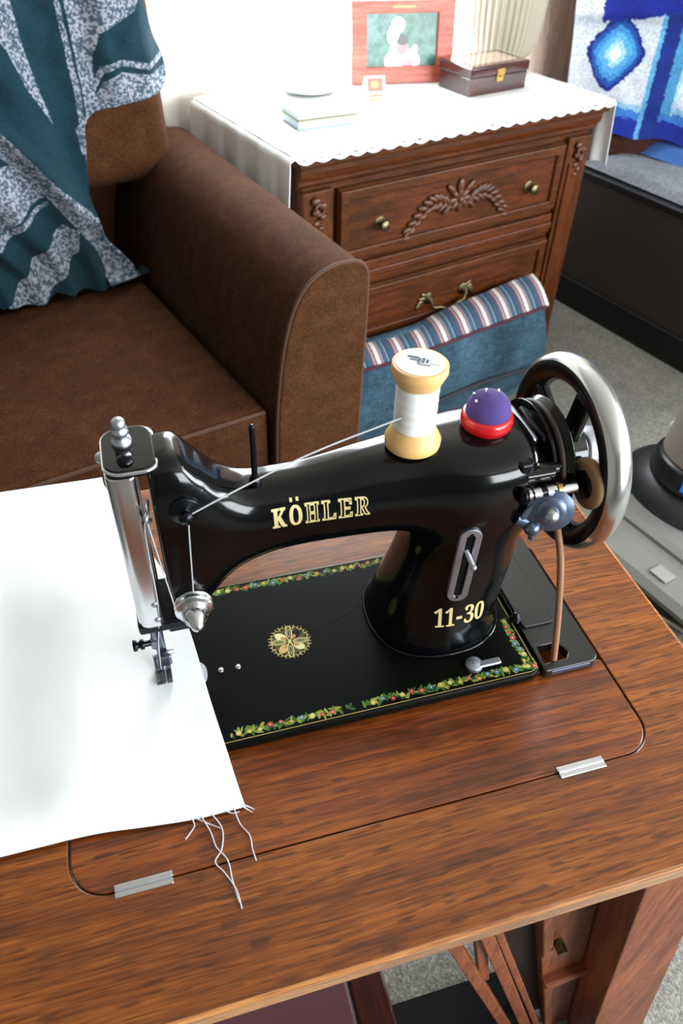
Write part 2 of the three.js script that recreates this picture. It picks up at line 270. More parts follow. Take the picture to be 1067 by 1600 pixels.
// ------------------------------------------------------------------ sewing table
{
  const t = thing('sewing_table', 'polished brown wooden sewing cabinet table under the black sewing machine', 'table', V(0, 0, 0));
  const TY = H - 0.012, T = 0.02;
  const rrect = (x0, x1, z0, z1, r) => { const s = new THREE.Shape(), Y0 = -z1, Y1 = -z0; s.moveTo(x0 + r[0], Y0); s.lineTo(x1 - r[1], Y0); s.absarc(x1 - r[1], Y0 + r[1], r[1], -Math.PI / 2, 0); s.lineTo(x1, Y1 - r[2]); s.absarc(x1 - r[2], Y1 - r[2], r[2], 0, Math.PI / 2); s.lineTo(x0 + r[3], Y1); s.absarc(x0 + r[3], Y1 - r[3], r[3], Math.PI / 2, Math.PI); s.lineTo(x0, Y0 + r[0]); s.absarc(x0 + r[0], Y0 + r[0], r[0], Math.PI, 1.5 * Math.PI); return s; };
  const flat = (s, depth, bev, y) => { const g = new THREE.ExtrudeGeometry(s, { depth: depth - 2 * bev, bevelEnabled: bev > 0, bevelThickness: bev, bevelSize: bev, bevelOffset: -bev, bevelSegments: 4, curveSegments: 16 }); g.rotateX(-Math.PI / 2); g.translate(0, y - depth + bev, 0); return g; };
  const top = rrect(-0.556, 0.0906, -0.176, 0.3585, [0.025, 0.025, 0.025, 0.025]);
  top.holes.push(rrect(-0.474, 0.0085, 0.02, 0.2665, [0.03, 0.03, 0.004, 0.004]));
  const bevTop = (() => { // outer edge rounded, opening left crisp: slab with the hole plus a thin rounded lip
    return flat(top, T, 0.0012, TY);
  })();
  part('table_top', metreUV(bevTop, 'x'), M.table, t);
  const lip = rrect(-0.5585, 0.0931, -0.1785, 0.3612, [0.027, 0.027, 0.027, 0.027]);
  lip.holes.push(rrect(-0.553, 0.0876, -0.173, 0.3555, [0.023, 0.023, 0.023, 0.023]));
  part('edge_moulding', metreUV(flat(lip, T - 0.001, 0.0018, TY - 0.0004), 'x'), M.tableEdge, t, 'rounded lighter edge of the table top');
  part('front_flap', metreUV(flat(rrect(-0.4726, 0.0072, 0.1705, 0.2653, [0.029, 0.029, 0.003, 0.003]), 0.016, 0.0012, TY - 0.0002), 'x'), std(0xf2e6dc, 0.3, 0, { map: rep(tableWood, 2.05, 3.1), clearcoat: 0.35, clearcoatRoughness: 0.22 }), t, 'hinged flap in front of the machine');
  part('machine_rest', metreUV(box(0.484, 0.016, 0.16, -0.233, TY - 0.0155, 0.095, 0.001), 'x'), M.table, t);
  for (const hx of [-0.4215, -0.0655]) {
    const h = part('hinge', join([box(0.042, 0.002, 0.0042, hx, TY + 0.0006, 0.2636, 0.0006), box(0.042, 0.002, 0.0042, hx, TY + 0.0006, 0.2692, 0.0006)]), M.chrome, t, 'small bright metal hinge');
    part('pin', rod(V(hx - 0.0205, TY + 0.0013, 0.2663), V(hx + 0.0205, TY + 0.0013, 0.2663), 0.0009), M.satin, h);
  }
  // apron and the four splayed board legs
  const UY = TY - T;
  part('apron', metreUV(join([box(0.56, 0.07, 0.018, -0.233, UY - 0.035, -0.16), box(0.018, 0.07, 0.38, -0.5, UY - 0.035, 0.03)]), 'x'), M.darkWood, t);
  for (const [sx, sz] of [[1, 1], [1, -1], [-1, 1], [-1, -1]]) {
    const s = new THREE.Shape(), topY = UY, a = 0.172, b = 0.205;
    s.moveTo(-0.040, 0); s.lineTo(0.026, 0); s.lineTo(0.026 + b * topY, -topY); s.lineTo(-0.040 + a * topY, -topY); s.closePath();
    const g = new THREE.ExtrudeGeometry(s, { depth: 0.042, bevelEnabled: true, bevelSize: 0.002, bevelThickness: 0.002, bevelOffset: -0.002, bevelSegments: 2 });
    g.translate(0, topY, 0.303);
    if (sz < 0) g.translate(0, 0, -0.475); if (sx < 0) { g.scale(-1, 1, 1); g.translate(-0.466, 0, 0); const n = prep(g); const p = n.attributes.position.array, q = n.attributes.normal.array; for (let i = 0; i < p.length; i += 9) for (let k = 0; k < 3; k++) { let w = p[i + 3 + k]; p[i + 3 + k] = p[i + 6 + k]; p[i + 6 + k] = w; w = q[i + 3 + k]; q[i + 3 + k] = q[i + 6 + k]; q[i + 6 + k] = w; } part('leg', metreUV(n, 'y'), M.plainWood, t); }
    else part('leg', metreUV(g, 'y'), M.plainWood, t);
  }
  // splayed side panel with ledge and door catch seen under the front edge, loose struts and the treadle
  const prism = (pts, z0, z1, b = 0.002) => { const s = new THREE.Shape(); pts.forEach(([x, y], i) => i ? s.lineTo(x, y) : s.moveTo(x, y)); s.closePath(); return new THREE.ExtrudeGeometry(s, { depth: z1 - z0 - 2 * b, bevelEnabled: true, bevelSize: b, bevelOffset: -b, bevelThickness: b, bevelSegments: 2 }).translate(0, H, z0 + b); };
  const sp = part('side_panel', metreUV(prism([[-0.118, -0.034], [-0.022, -0.034], [0.125, -0.752], [0.047, -0.752]], 0.283, 0.299), 'y'), M.plainWood, t);
  part('ledge', metreUV(prism([[-0.020, -0.466], [0.046, -0.455], [0.048, -0.468], [-0.016, -0.482]], 0.290, 0.312, 0.003), 'x'), M.plainWood, sp);
  part('stile', metreUV(prism([[-0.016, -0.48], [-0.004, -0.48], [0.058, -0.752], [0.046, -0.752]], 0.292, 0.304), 'y'), M.plainWood, sp);
  part('batten', metreUV(prism([[-0.085, -0.17], [-0.072, -0.17], [-0.028, -0.37], [-0.041, -0.37]], 0.292, 0.305), 'y'), M.plainWood, sp);
  part('door_catch', rod(V(-0.028, H - 0.34, 0.296), V(-0.028, H - 0.34, 0.314), 0.006), M.oldBrass, sp);
  part('back_panel', metreUV(prism([[-0.19, -0.034], [-0.105, -0.034], [0.06, -0.752], [0.028, -0.752]], 0.262, 0.276), 'y'), M.darkWood, t);
  for (const [x0, y0, x1, y1, wd, z] of [[-0.148, -0.284, -0.0346, -0.645, 0.014, 0.304], [-0.127, -0.283, -0.106, -0.396, 0.012, 0.296], [-0.1156, -0.285, 0.0019, -0.684, 0.015, 0.303], [-0.103, -0.285, 0.0249, -0.709, 0.009, 0.300]]) {
    const ux = (x1 - x0) / (y0 - y1), X = y => x0 + ux * (y0 - y), ya = -0.036, yb = Math.max(y1, -0.75);
    part('strut', metreUV(prism([[X(ya) - wd / 2, ya], [X(ya) + wd / 2, ya], [X(yb) + wd / 2, yb], [X(yb) - wd / 2, yb]], z - 0.006, z + 0.006, 0.0015), 'y'), M.plainWood, t);
  }
  const pd = part('foot_treadle', box(0.27, 0.016, 0.2, -0.10, 0.03, 0.318, 0.004), M.blackMatte, t, 'black iron foot treadle');
  for (const z of [0.24, 0.4]) part('rail', rod(V(-0.235, 0.02, z), V(0.035, 0.02, z), 0.009), M.blackMatte, pd);
  // low stool pushed in below
  const st = thing('stool', 'dark red polished wooden stool under the front of the table', 'stool', V(-0.40, 0, 0.22));
  const sm = std(0x56393e, 0.2, 0, { clearcoat: 0.9, clearcoatRoughness: 0.1 });
  part('seat', metreUV(box(0.29, 0.025, 0.26, 0, 0.3475, 0, 0.004), 'x'), sm, st);
  part('seat_border', metreUV(box(0.04, 0.024, 0.26, 0.167, 0.347, 0, 0.004), 'z'), std(0xb08070, 0.4, 0, { map: dresserWood }), st);
  for (const [x, z] of [[-0.12, 0.1], [0.12, 0.1], [-0.12, -0.1], [0.12, -0.1]]) part('leg', metreUV(box(0.035, 0.336, 0.035, x, 0.168, z, 0.004), 'y'), M.darkWood, st);
}
// ------------------------------------------------------------------ sewing machine
const machine = thing('sewing_machine', 'black enamelled antique sewing machine with gold lettering and chrome handwheel', 'sewing machine');
const colT = table([[0, -0.1305, 0.0615, 0.0585], [0.006, -0.1303, 0.061, 0.058], [0.02, -0.129, 0.058, 0.0545], [0.045, -0.124, 0.0555, 0.050], [0.08, -0.1165, 0.0530, 0.0465], [0.12, -0.113, 0.049, 0.0445], [0.16, -0.112, 0.0425, 0.043], [0.20, -0.112, 0.036, 0.04]]);
const armT = table([[-0.372, 0.161, 0.080, 0.0305, 4.5], [-0.348, 0.161, 0.080, 0.0305, 4.2], [-0.333, 0.1635, 0.062, 0.0300, 3.6], [-0.317, 0.1625, 0.0455, 0.0293, 3.0], [-0.30, 0.1622, 0.0365, 0.0286, 2.7], [-0.28, 0.164, 0.0335, 0.0285, 2.5], [-0.25, 0.1655, 0.033, 0.0295, 2.4], [-0.20, 0.1688, 0.0368, 0.0335, 2.4], [-0.165, 0.170, 0.0388, 0.0375, 2.5], [-0.12, 0.1695, 0.0415, 0.0425, 2.7], [-0.07, 0.168, 0.042, 0.043, 2.7]]);
const supq = (a, b, n) => Math.pow(Math.pow(Math.abs(a), n) + Math.pow(Math.abs(b), n), 1 / n);
function bodyField(x, y, z) {
  const c = colT(y), dx = (x - c[1]) / c[2], dz = (z - 0.0795) / c[3];
  let col = (supq(dx, dz, 2.35) - 1) * Math.min(c[2], c[3]);
  col = smax(smax(col, y - 0.195, 0.03), -y, 0.001);
  const a = armT(x), zc = x < -0.30 ? mix(0.0825, 0.0805, sstep(-0.345, -0.30, x)) : 0.0805;
  let arm = (supq((y - a[1]) / a[2], (z - zc) / a[3], a[4]) - 1) * Math.min(a[2], a[3]);
  arm = smax(arm, -0.3685 - x, 0.006); arm = smax(arm, x + 0.0705, 0.03);
  return smin(col, arm, 0.045);
}
{
  const m = machine;
  const rr = (x0, x1, z0, z1, rFR, rBR, rBL, rFL) => { const s = new THREE.Shape(), Y0 = -z1, Y1 = -z0; const arc = (cx, cy, r, a, b) => r > 0 && s.absarc(cx, cy, r, a, b); s.moveTo(x0 + rFL, Y0); s.lineTo(x1 - rFR, Y0); arc(x1 - rFR, Y0 + rFR, rFR, -Math.PI / 2, 0); s.lineTo(x1, Y1 - rBR); arc(x1 - rBR, Y1 - rBR, rBR, 0, Math.PI / 2); s.lineTo(x0 + rBL, Y1); arc(x0 + rBL, Y1 - rBL, rBL, Math.PI / 2, Math.PI); s.lineTo(x0, Y0 + rFL); arc(x0 + rFL, Y0 + rFL, rFL, Math.PI, 1.5 * Math.PI); return s; };
  const plate = (s, bottom, topY, bev, seg = 5) => { const g = new THREE.ExtrudeGeometry(s, { depth: topY - bottom - 2 * bev, bevelEnabled: true, bevelThickness: bev, bevelSize: bev, bevelOffset: -bev, bevelSegments: seg, curveSegments: 20 }); g.rotateX(-Math.PI / 2); g.translate(0, bottom + bev, 0); return g; };
  const BX0 = -0.455, BX1 = -0.058, BZ = 0.178;
  // painted top of the bed: black with a flower border, gold line and gold rosette
  const bedTex = canvasTex(2048, 918, (c, w, h) => {
    c.fillStyle = '#070907'; c.fillRect(0, 0, w, h);
    const S = w / (BX1 - BX0), X = x => (x - BX0) * S, Z = z => z * S, r = seeded(5);
    c.strokeStyle = '#9c8a4c'; c.lineWidth = 4;
    const gold = (o, rad) => { const x0 = X(BX0 + o), x1 = X(BX1 - o), z0 = Z(o), z1 = Z(BZ - o); c.beginPath(); c.moveTo(x0, z1); c.lineTo(x1 - rad, z1); c.quadraticCurveTo(x1, z1, x1, z1 - rad); c.lineTo(x1, z0 + rad); c.quadraticCurveTo(x1, z0, x1 - rad, z0); c.lineTo(x0, z0); c.stroke(); };
    gold(0.0032, 45);
    const wornF = x => (x > -0.245 && x < -0.222) || (x > -0.355 && x < -0.335);
    const strip = (n, at, worn) => { for (let i = 0; i < n; i++) { const [x, z, nx, nz] = at((i + 0.5) / n); if (worn && worn(x) && r() < 0.75) continue;
      const d = 0.0065 + (r() - 0.5) * 0.0065, px = X(x + nx * d), pz = Z(z + nz * d);
      c.save(); c.translate(px, pz); c.rotate(r() * 6.28); const g = ['#3a5c26', '#56742c', '#2a4a2a', '#74843a', '#8a8a3c'][r() * 5 | 0]; c.fillStyle = g; c.beginPath(); c.ellipse(0, 0, 11 + r() * 9, 4 + r() * 4, 0, 0, 7); c.fill(); c.restore(); } };
    const flowers = (n, at, worn) => { const cols = ['#98363a', '#b0a050', '#587890', '#a8484a', '#b8a868', '#4a6e84', '#a87c40']; for (let i = 0; i < n; i++) { const [x, z, nx, nz] = at((i + 0.5) / n); if (worn && worn(x)) continue; const d = 0.0062 + (r() - 0.5) * 0.003, px = X(x + nx * d), pz = Z(z + nz * d), R = 9 + r() * 5; c.fillStyle = cols[(i * 3 + (r() * 2 | 0)) % 7]; for (let k = 0; k < 5; k++) { c.beginPath(); c.arc(px + Math.cos(k * 1.257) * R * 0.62, pz + Math.sin(k * 1.257) * R * 0.62, R * 0.52, 0, 7); c.fill(); } c.fillStyle = '#d8c878'; c.beginPath(); c.arc(px, pz, R * 0.28, 0, 7); c.fill(); } };
    const sides = [[t => [mix(BX0, BX1, t), 0.0035, 0, 1], 300, 44, null], [t => [mix(BX0, BX1, t), BZ - 0.0035, 0, -1], 300, 44, wornF], [t => [BX1 - 0.0035, mix(0.112, BZ - 0.006, t), -1, 0], 55, 9, null]];
    for (const [at, n, nf, w2] of sides) { strip(n, at, w2); flowers(nf, at, w2); }
    // rosette
    const cx = X(-0.2705), cz = Z(0.086); c.save(); c.translate(cx, cz); c.scale(1.02, 0.98);
    const R = 102; c.strokeStyle = '#a8965c'; c.fillStyle = '#a8965c';
    for (let k = 0; k < 16; k++) { c.save(); c.rotate(k * Math.PI / 8); c.lineWidth = 5; c.beginPath(); c.arc(R * 0.92, -8, 9, 0.5, 5.4); c.stroke(); c.beginPath(); c.arc(R * 0.8, 9, 10, 3, 8); c.stroke(); c.beginPath(); c.moveTo(R * 0.8, -6); c.lineTo(R * 1.02, 2); c.lineTo(R * 0.8, 8); c.fill(); c.restore(); }
    c.fillStyle = '#57502f'; c.beginPath(); c.arc(0, 0, R * 0.76, 0, 7); c.fill();
    for (let k = 0; k < 4; k++) { c.save(); c.rotate(k * Math.PI / 2 + 0.15); c.fillStyle = k === 3 ? '#201c14' : ['#d8cf9a', '#c9a870', '#e0dca8'][k % 3]; c.beginPath(); c.ellipse(R * 0.42, R * 0.30, R * 0.28, R * 0.2, 0.6, 0, 7); c.fill(); c.fillStyle = '#b88a58'; c.beginPath(); c.ellipse(R * 0.28, R * 0.18, R * 0.14, R * 0.1, 0.6, 0, 7); c.fill(); c.restore(); }
    for (let k = 0; k < 4; k++) { c.save(); c.rotate(k * Math.PI / 2 + 0.12); c.strokeStyle = '#c4bb80'; c.fillStyle = '#3a3622'; c.lineWidth = 6; c.beginPath(); c.ellipse(R * 0.5, 0, R * (k % 2 ? 0.42 : 0.32), R * 0.13, 0, 0, 7); c.fill(); c.stroke(); c.lineWidth = 3; c.beginPath(); c.ellipse(R * 0.5, 0, R * 0.25, R * 0.05, 0, 0, 7); c.stroke(); c.restore(); }
    c.fillStyle = '#cabf86'; c.beginPath(); c.arc(0, 0, 9, 0, 7); c.fill(); c.restore();
    // chips and specks
    for (let i = 0; i < 60; i++) { c.fillStyle = 'rgba(150,150,140,' + (0.1 + r() * 0.4) + ')'; c.beginPath(); c.arc(r() * w, r() * h, 0.8 + r() * 1.8, 0, 7); c.fill(); }
  });
  const bedG = plate(rr(BX0, BX1, 0, BZ, 0.011, 0.003, 0.011, 0.011), -0.0115, 0, 0.0035);
  { const p = bedG.attributes.position, uv = bedG.attributes.uv; for (let i = 0; i < p.count; i++) uv.setXY(i, clamp((p.getX(i) - BX0) / (BX1 - BX0), 0.001, 0.999), clamp(1 - p.getZ(i) / BZ, 0.001, 0.999)); }
  const bed = part('bed', bedG, std(0xffffff, 0.35, 0, { map: bedTex, specularIntensity: 0.16 }), m, 'flat black bed with painted flower border and gold rosette');
  for (const [x, z] of [[-0.3371, 0.1017], [-0.3217, 0.1022]]) part('screw', lathe([[0, 0.0012], [0.0022, 0.0010], [0.0026, 0], [0.0026, -0.002]], 14).translate(x, 0, z), M.satin, bed);
  part('needle_plate', plate(rr(-0.405, -0.3490, 0.085, 0.116, 0.014, 0.014, 0.004, 0.004), -0.002, 0.0006, 0.0003, 1), M.satin, bed);
  const lv = part('stop_lever', join([lathe([[0, 0.006], [0.007, 0.005], [0.008, 0.003], [0.008, -0.002]], 20).translate(-0.1165, 0, 0.156), box(0.026, 0.0035, 0.007, -0.105, 0.0035, 0.1585, 0.0016)]), M.satin, bed, 'small steel lever on the bed');
  // right extension plate with belt opening
  const ex = rr(-0.0562, 0.0, 0, BZ, 0.009, 0.006, 0.003, 0.003);
  const ho = new THREE.Path(); const hp = [[-0.0520, 0.1695], [-0.030, 0.1690], [-0.026, 0.164], [-0.027, 0.157], [-0.032, 0.150], [-0.0505, 0.150]]; hp.forEach(([x, z], i) => i ? ho.lineTo(x, -z) : ho.moveTo(x, -z)); ex.holes.push(ho);
  const exg = part('belt_plate', plate(ex, -0.0115, -0.0006, 0.0015), M.japanDull, m, 'black plate with the opening for the belt');
  part('cover', plate(rr(-0.054, -0.022, 0.012, 0.128, 0.003, 0.012, 0.003, 0.003), -0.002, 0.0022, 0.001, 2), M.japanDull, exg);
  part('catch', lathe([[0, 0.008], [0.003, 0.007], [0.004, 0.003], [0.006, 0]], 14).translate(-0.0565, 0.001, 0.116), M.blackSteel, exg);
  part('bracket', box(0.008, 0.03, 0.012, -0.062, 0.012, 0.055, 0.003), M.blackSteel, exg);
  part('trim', box(0.040, 0.006, 0.002, -0.029, -0.006, 0.1772, 0.0009), M.blued, exg);
  // cast body
  part('body', surfaceNets([-0.378, -0.004, 0.012], [-0.06, 0.255, 0.148], 0.0019, bodyField), M.japan, m, 'glossy black cast arm, pillar and head');
  part('base_ring', (() => { const pts = []; for (let i = 0; i < 64; i++) { const a = i / 64 * 2 * Math.PI, c = Math.cos(a), s = Math.sin(a), q = 1 / supq(c, s, 2.35); pts.push(V(-0.1305 + 0.0625 * c * q, 0.0012, 0.0795 + 0.0595 * s * q)); } return tube(pts, 0.0016, 128, 6, true); })(), M.japan, m);
  // lettering: thin sheets that follow the casting
  const surfZ = (x, y) => { let a = 0.16, b = 0.0805; if (bodyField(x, y, b) > 0) return null; for (let i = 0; i < 40; i++) { const c = (a + b) / 2; bodyField(x, y, c) > 0 ? a = c : b = c; } return a; };
  function decal(name, x0, x1, yl, yr, hgt, draw, label, W = 1024, Hh = 256) {
    const alpha = canvasTex(W, Hh, (c, w, h) => { c.fillStyle = '#000'; c.fillRect(0, 0, w, h); c.fillStyle = c.strokeStyle = '#fff'; draw(c, w, h); }, false);
    const g = sheet(40, 12, (u, v) => { const x = mix(x0, x1, u), y = mix(yl, yr, u) + hgt * (v - 0.5), e = 1e-4, z = surfZ(x, y) ?? 0.1, n = V(bodyField(x + e, y, z) - bodyField(x - e, y, z), bodyField(x, y + e, z) - bodyField(x, y - e, z), bodyField(x, y, z + e) - bodyField(x, y, z - e)).normalize(); return V(x, y, z).addScaledVector(n, 0.00035); }, (u, v) => [u, v]);
    const mt = M.goldPrint.clone(); mt.alphaMap = alpha; mt.transparent = true; mt.alphaTest = 0.02; mt.side = THREE.DoubleSide;
    return part(name, g, mt, m, label);
  }
  decal('lettering', LETTERS[0], LETTERS[1], LETTERS[2], LETTERS[3], LETTERS[4], (c, w, h) => {
    c.font = 'bold ' + (h * 0.92 | 0) + 'px serif'; c.textBaseline = 'alphabetic'; const s = 'KOHLER', n = 6;
    for (let i = 0; i < n; i++) { c.save(); c.translate((i + 0.5) * w / n, h * 0.88); const tw = c.measureText(s[i]).width; c.scale(w / n * 0.86 / tw, 1); c.textAlign = 'center'; if (i < 2) c.fillText(s[i], 0, 0); c.lineWidth = i < 2 ? 6 : 11; c.strokeText(s[i], 0, 0); c.restore(); }
    c.fillRect(1.5 * w / n - 46, h * 0.0, 26, 26); c.fillRect(1.5 * w / n + 18, h * 0.0, 26, 26);
    // hollow, rubbed-off insides
    c.fillStyle = '#000'; const r = seeded(8); for (let i = 0; i < 46; i++) { c.globalAlpha = 0.75; const q = r(); c.fillRect(w * (0.05 + q * 0.95), h * (0.2 + r() * 0.7), 4 + r() * 16, 10 + r() * 40); }
  }, 'worn gold lettering');
  decal('number', NUMS[0], NUMS[1], NUMS[2], NUMS[3], NUMS[4], (c, w, h) => { c.font = 'bold ' + (h * 1.18 | 0) + 'px serif'; c.textAlign = 'center'; c.textBaseline = 'alphabetic'; const s = '11-30', xs = [0.1, 0.3, 0.48, 0.68, 0.89]; for (let i = 0; i < 5; i++) { c.save(); c.translate(xs[i] * w, h * 0.93); c.scale(i === 2 ? 1.1 : 1.0, 1); c.fillText(s[i], 0, 0); c.restore(); } }, 'gold number', 768, 256);
  // stitch-length slot plate on the pillar
  {
    const ring = new THREE.Shape(), a = 0.0085, L = 0.086, hole = new THREE.Path(), b = 0.0042, l2 = 0.076;
    ring.absarc(0, L / 2 - a, a, 0, Math.PI); ring.absarc(0, -L / 2 + a, a, Math.PI, 2 * Math.PI); hole.absarc(0, l2 / 2 - b, b, 0, Math.PI); hole.absarc(0, -l2 / 2 + b, b, Math.PI, 2 * Math.PI); ring.holes.push(hole);
    const za = surfZ(SLOT.x, SLOT.y + 0.036), zb = surfZ(SLOT.x, SLOT.y - 0.036), zm = surfZ(SLOT.x, SLOT.y), SLT = Math.atan2(zb - za, 0.072) , SLZ = Math.max(zm, (za + zb) / 2) + 0.0002, SLY = -Math.atan2(surfZ(SLOT.x + 0.006, SLOT.y) - surfZ(SLOT.x - 0.006, SLOT.y), 0.012);
    const place = g => { g.rotateZ(-0.035); g.rotateX(0.0); g.rotateX(-SLT); g.rotateY(SLY); g.translate(SLOT.x, SLOT.y, SLZ); return g; };
    const rg = new THREE.ExtrudeGeometry(ring, { depth: 0.0042, bevelEnabled: true, bevelSize: 0.0006, bevelThickness: 0.0006, bevelSegments: 2, curveSegments: 16 }); rg.translate(0, 0, -0.0022);
    const sp = part('stitch_plate', place(rg), M.satin, m, 'oblong steel stitch-length plate');
    const inner = new THREE.Shape(); inner.absarc(0, l2 / 2 - b, b, 0, Math.PI); inner.absarc(0, -l2 / 2 + b, b, Math.PI, 2 * Math.PI);
    part('slot', place(new THREE.ExtrudeGeometry(inner, { depth: 0.0016, bevelEnabled: false }).translate(0, 0, -0.001)), M.blackMatte, sp);
    part('stitch_lever', place(join([rod(V(-0.001, 0.018, 0), V(0.004, 0.010, 0.012), 0.0022), new THREE.SphereGeometry(0.0028, 12, 8).translate(0.004, 0.010, 0.012)])), M.satin, sp);
    for (const q of [L / 2 - 0.005, -L / 2 + 0.005]) part('screw', place(lathe([[0, 0.0006], [0.0015, 0]], 10, 'z').translate(0, q, 0.0027)), M.blackSteel, sp);
  }
  // head: chrome end plate, cap, presser-bar knob
  {
    const s = new THREE.Shape(), x0 = -0.3955, x1 = -0.3770, z0 = 0.055, z1 = 0.1085;   // section in x / z
    s.moveTo(x1, -z0); s.lineTo(x0 + 0.008, -z0); s.quadraticCurveTo(x0, -z0, x0, -z0 - 0.008); s.lineTo(x0, -z1 + 0.010); s.quadraticCurveTo(x0, -z1, x0 + 0.010, -z1); s.lineTo(x1 - 0.004, -z1); s.quadraticCurveTo(x1, -z1, x1, -z1 + 0.004); s.lineTo(x1, -z1 + 0.012); s.lineTo(x1 - 0.004, -z1 + 0.012); s.lineTo(x1 - 0.004, -z0 - 0.004); s.lineTo(x1, -z0 - 0.004); s.closePath();
    const g = new THREE.ExtrudeGeometry(s, { depth: 0.152, bevelEnabled: true, bevelSize: 0.0008, bevelThickness: 0.0008, bevelSegments: 2, curveSegments: 14 }); g.rotateX(-Math.PI / 2); g.translate(0, 0.0845, 0);
    const fp = part('face_plate', g, M.chrome, m, 'polished steel end plate of the head');
    for (const y of [0.11, 0.092]) part('screw', lathe([[0, 0.002], [0.0024, 0.0016], [0.003, 0]], 16, 'z').translate(-0.381, y, 0.1085), M.satin, fp);
    const cap = part('head_cap', plate(rr(-0.396, -0.3605, 0.0555, 0.1075, 0.009, 0.012, 0.014, 0.012), 0.236, 0.2425, 0.0018), M.japan, m, 'black cap with a steel rim on the head');
    part('rim', (() => { const P = rr(-0.396, -0.3605, 0.0555, 0.1075, 0.009, 0.012, 0.014, 0.012).getSpacedPoints(80).map(q => V(q.x, 0.2405, -q.y)); P.pop(); return tube(P, 0.0012, 160, 6, true); })(), M.chrome, cap);
    part('presser_knob', lathe([[0, 0.0215], [0.003, 0.021], [0.0048, 0.019], [0.0048, 0.0145], [0.004, 0.014], [0.0058, 0.0125], [0.006, 0.009], [0.0045, 0.008], [0.0045, 0.005], [0.0068, 0.0042], [0.007, 0.002], [0.007, 0]], 22).translate(-0.3815, 0.2415, 0.0745), M.satin, m, 'steel presser bar knob on the head');
    part('screw', lathe([[0, 0.004], [0.005, 0.0035], [0.006, 0]], 18).translate(-0.381, 0.2422, 0.0945), M.blackSteel, m);
    part('head_bottom', join([box(0.052, 0.012, 0.05, -0.3715, 0.079, 0.082, 0.003), box(0.024, 0.006, 0.03, -0.362, 0.071, 0.09, 0.002)]), M.blackSteel, m);
    part('presser_lifter', join([rod(V(-0.392, 0.205, 0.056), V(-0.40, 0.205, 0.040), 0.003), new THREE.SphereGeometry(0.0045, 12, 8).translate(-0.401, 0.205, 0.038)]), M.satin, m);
    part('take_up_lever', tube([V(-0.372, 0.195, 0.085), V(-0.3725, 0.203, 0.10), V(-0.373, 0.2065, 0.112), V(-0.3745, 0.2055, 0.1165), V(-0.3735, 0.201, 0.114), V(-0.372, 0.19, 0.10)], 0.0016, 40), M.satin, m);
    // thread guide button
    part('thread_guide', join([lathe([[0, 0.013], [0.0045, 0.012], [0.0055, 0.009], [0.0035, 0.006], [0.0035, 0.004], [0.0105, 0.003], [0.0115, 0.001], [0.0115, -0.003]], 28, 'z').translate(-0.3475, 0.2045, 0.1115)]), M.blackSteel, m, 'dark thread guide button');
    // tension discs
    const td = part('tension', lathe([[0.004, -0.004], [0.012, -0.003], [0.0125, 0], [0.012, 0.0012], [0.0148, 0.0016], [0.0156, 0.0026], [0.0148, 0.0036], [0.012, 0.005], [0.009, 0.0056], [0.0148, 0.0072], [0.0151, 0.008], [0.013, 0.0092], [0.009, 0.0096], [0.009, 0.011], [0.0085, 0.014]], 40, 'z').translate(-0.3518, 0.107, 0.111), M.chrome, m, 'round steel tension discs with a pointed nut');
    part('tension_nut', lathe([[0.0085, 0.012], [0.0092, 0.013], [0.0088, 0.019], [0.006, 0.022], [0.0045, 0.027], [0.0025, 0.029], [0, 0.0295]], 24, 'z').translate(-0.3518, 0.107, 0.111), M.chrome, td);
    const sprg = []; for (let i = 0; i <= 60; i++) { const a = i / 60 * 5 * 2 * Math.PI; sprg.push(V(-0.3518 + 0.0098 * Math.cos(a), 0.107 + 0.0098 * Math.sin(a), 0.119 + i / 60 * 0.006)); }
    part('spring', tube(sprg, 0.0007, 240, 5), M.chrome, td);
    // needle bar and presser foot
    part('needle_bar', join([rod(V(-0.3875, 0.09, 0.0905), V(-0.3875, 0.036, 0.0905), 0.003), box(0.008, 0.012, 0.008, -0.3875, 0.043, 0.0905, 0.002), rod(V(-0.3875, 0.036, 0.0905), V(-0.3878, 0.004, 0.0905), 0.0007)]), M.footSteel, m);
    part('needle_clamp', lathe([[0, 0], [0.0028, 0], [0.0028, 0.005], [0.0045, 0.0055], [0.0045, 0.0085], [0.003, 0.009], [0.003, 0.011], [0.005, 0.0115], [0.005, 0.0145], [0, 0.015]], 18, 'x').rotateY(Math.PI).translate(-0.3915, 0.0445, 0.0915), M.blackSteel, m);
    const pf = part('presser_foot', join([rod(V(-0.3835, 0.09, 0.083), V(-0.3835, 0.02, 0.083), 0.0034), box(0.013, 0.013, 0.007, -0.3835, 0.0165, 0.0895, 0.002), (() => { const s = new THREE.Shape(); s.moveTo(0, 0.014); s.quadraticCurveTo(0.001, 0.004, 0.006, 0.0015); s.lineTo(0.0165, 0.0015); s.quadraticCurveTo(0.021, 0.002, 0.023, 0.006); s.lineTo(0.024, 0.0055); s.quadraticCurveTo(0.021, 0, 0.016, 0); s.lineTo(0.004, 0); s.quadraticCurveTo(-0.002, 0.004, -0.002, 0.014); const mk = (x, w) => new THREE.ExtrudeGeometry(s, { depth: w, bevelEnabled: false }).rotateY(-Math.PI / 2).translate(x + w, 0.0022, 0.085); return join([mk(-0.3928, 0.0075), mk(-0.3838, 0.0045)]); })()]), M.footSteel, m, 'bright steel presser foot');
    part('screw', lathe([[0, 0.006], [0.003, 0.0055], [0.003, 0]], 14, 'x').translate(-0.380, 0.022, 0.0865), M.satin, pf);
  }
  // second spool pin
  part('spool_pin', lathe([[0, 0.052], [0.0018, 0.0515], [0.0024, 0.0495], [0.0024, 0.004], [0.0042, 0.0035], [0.0048, 0], [0.0048, -0.006]], 16).translate(-0.2925, 0.1985, 0.0865), M.blackSteel, m, 'thin black spool pin on the arm');
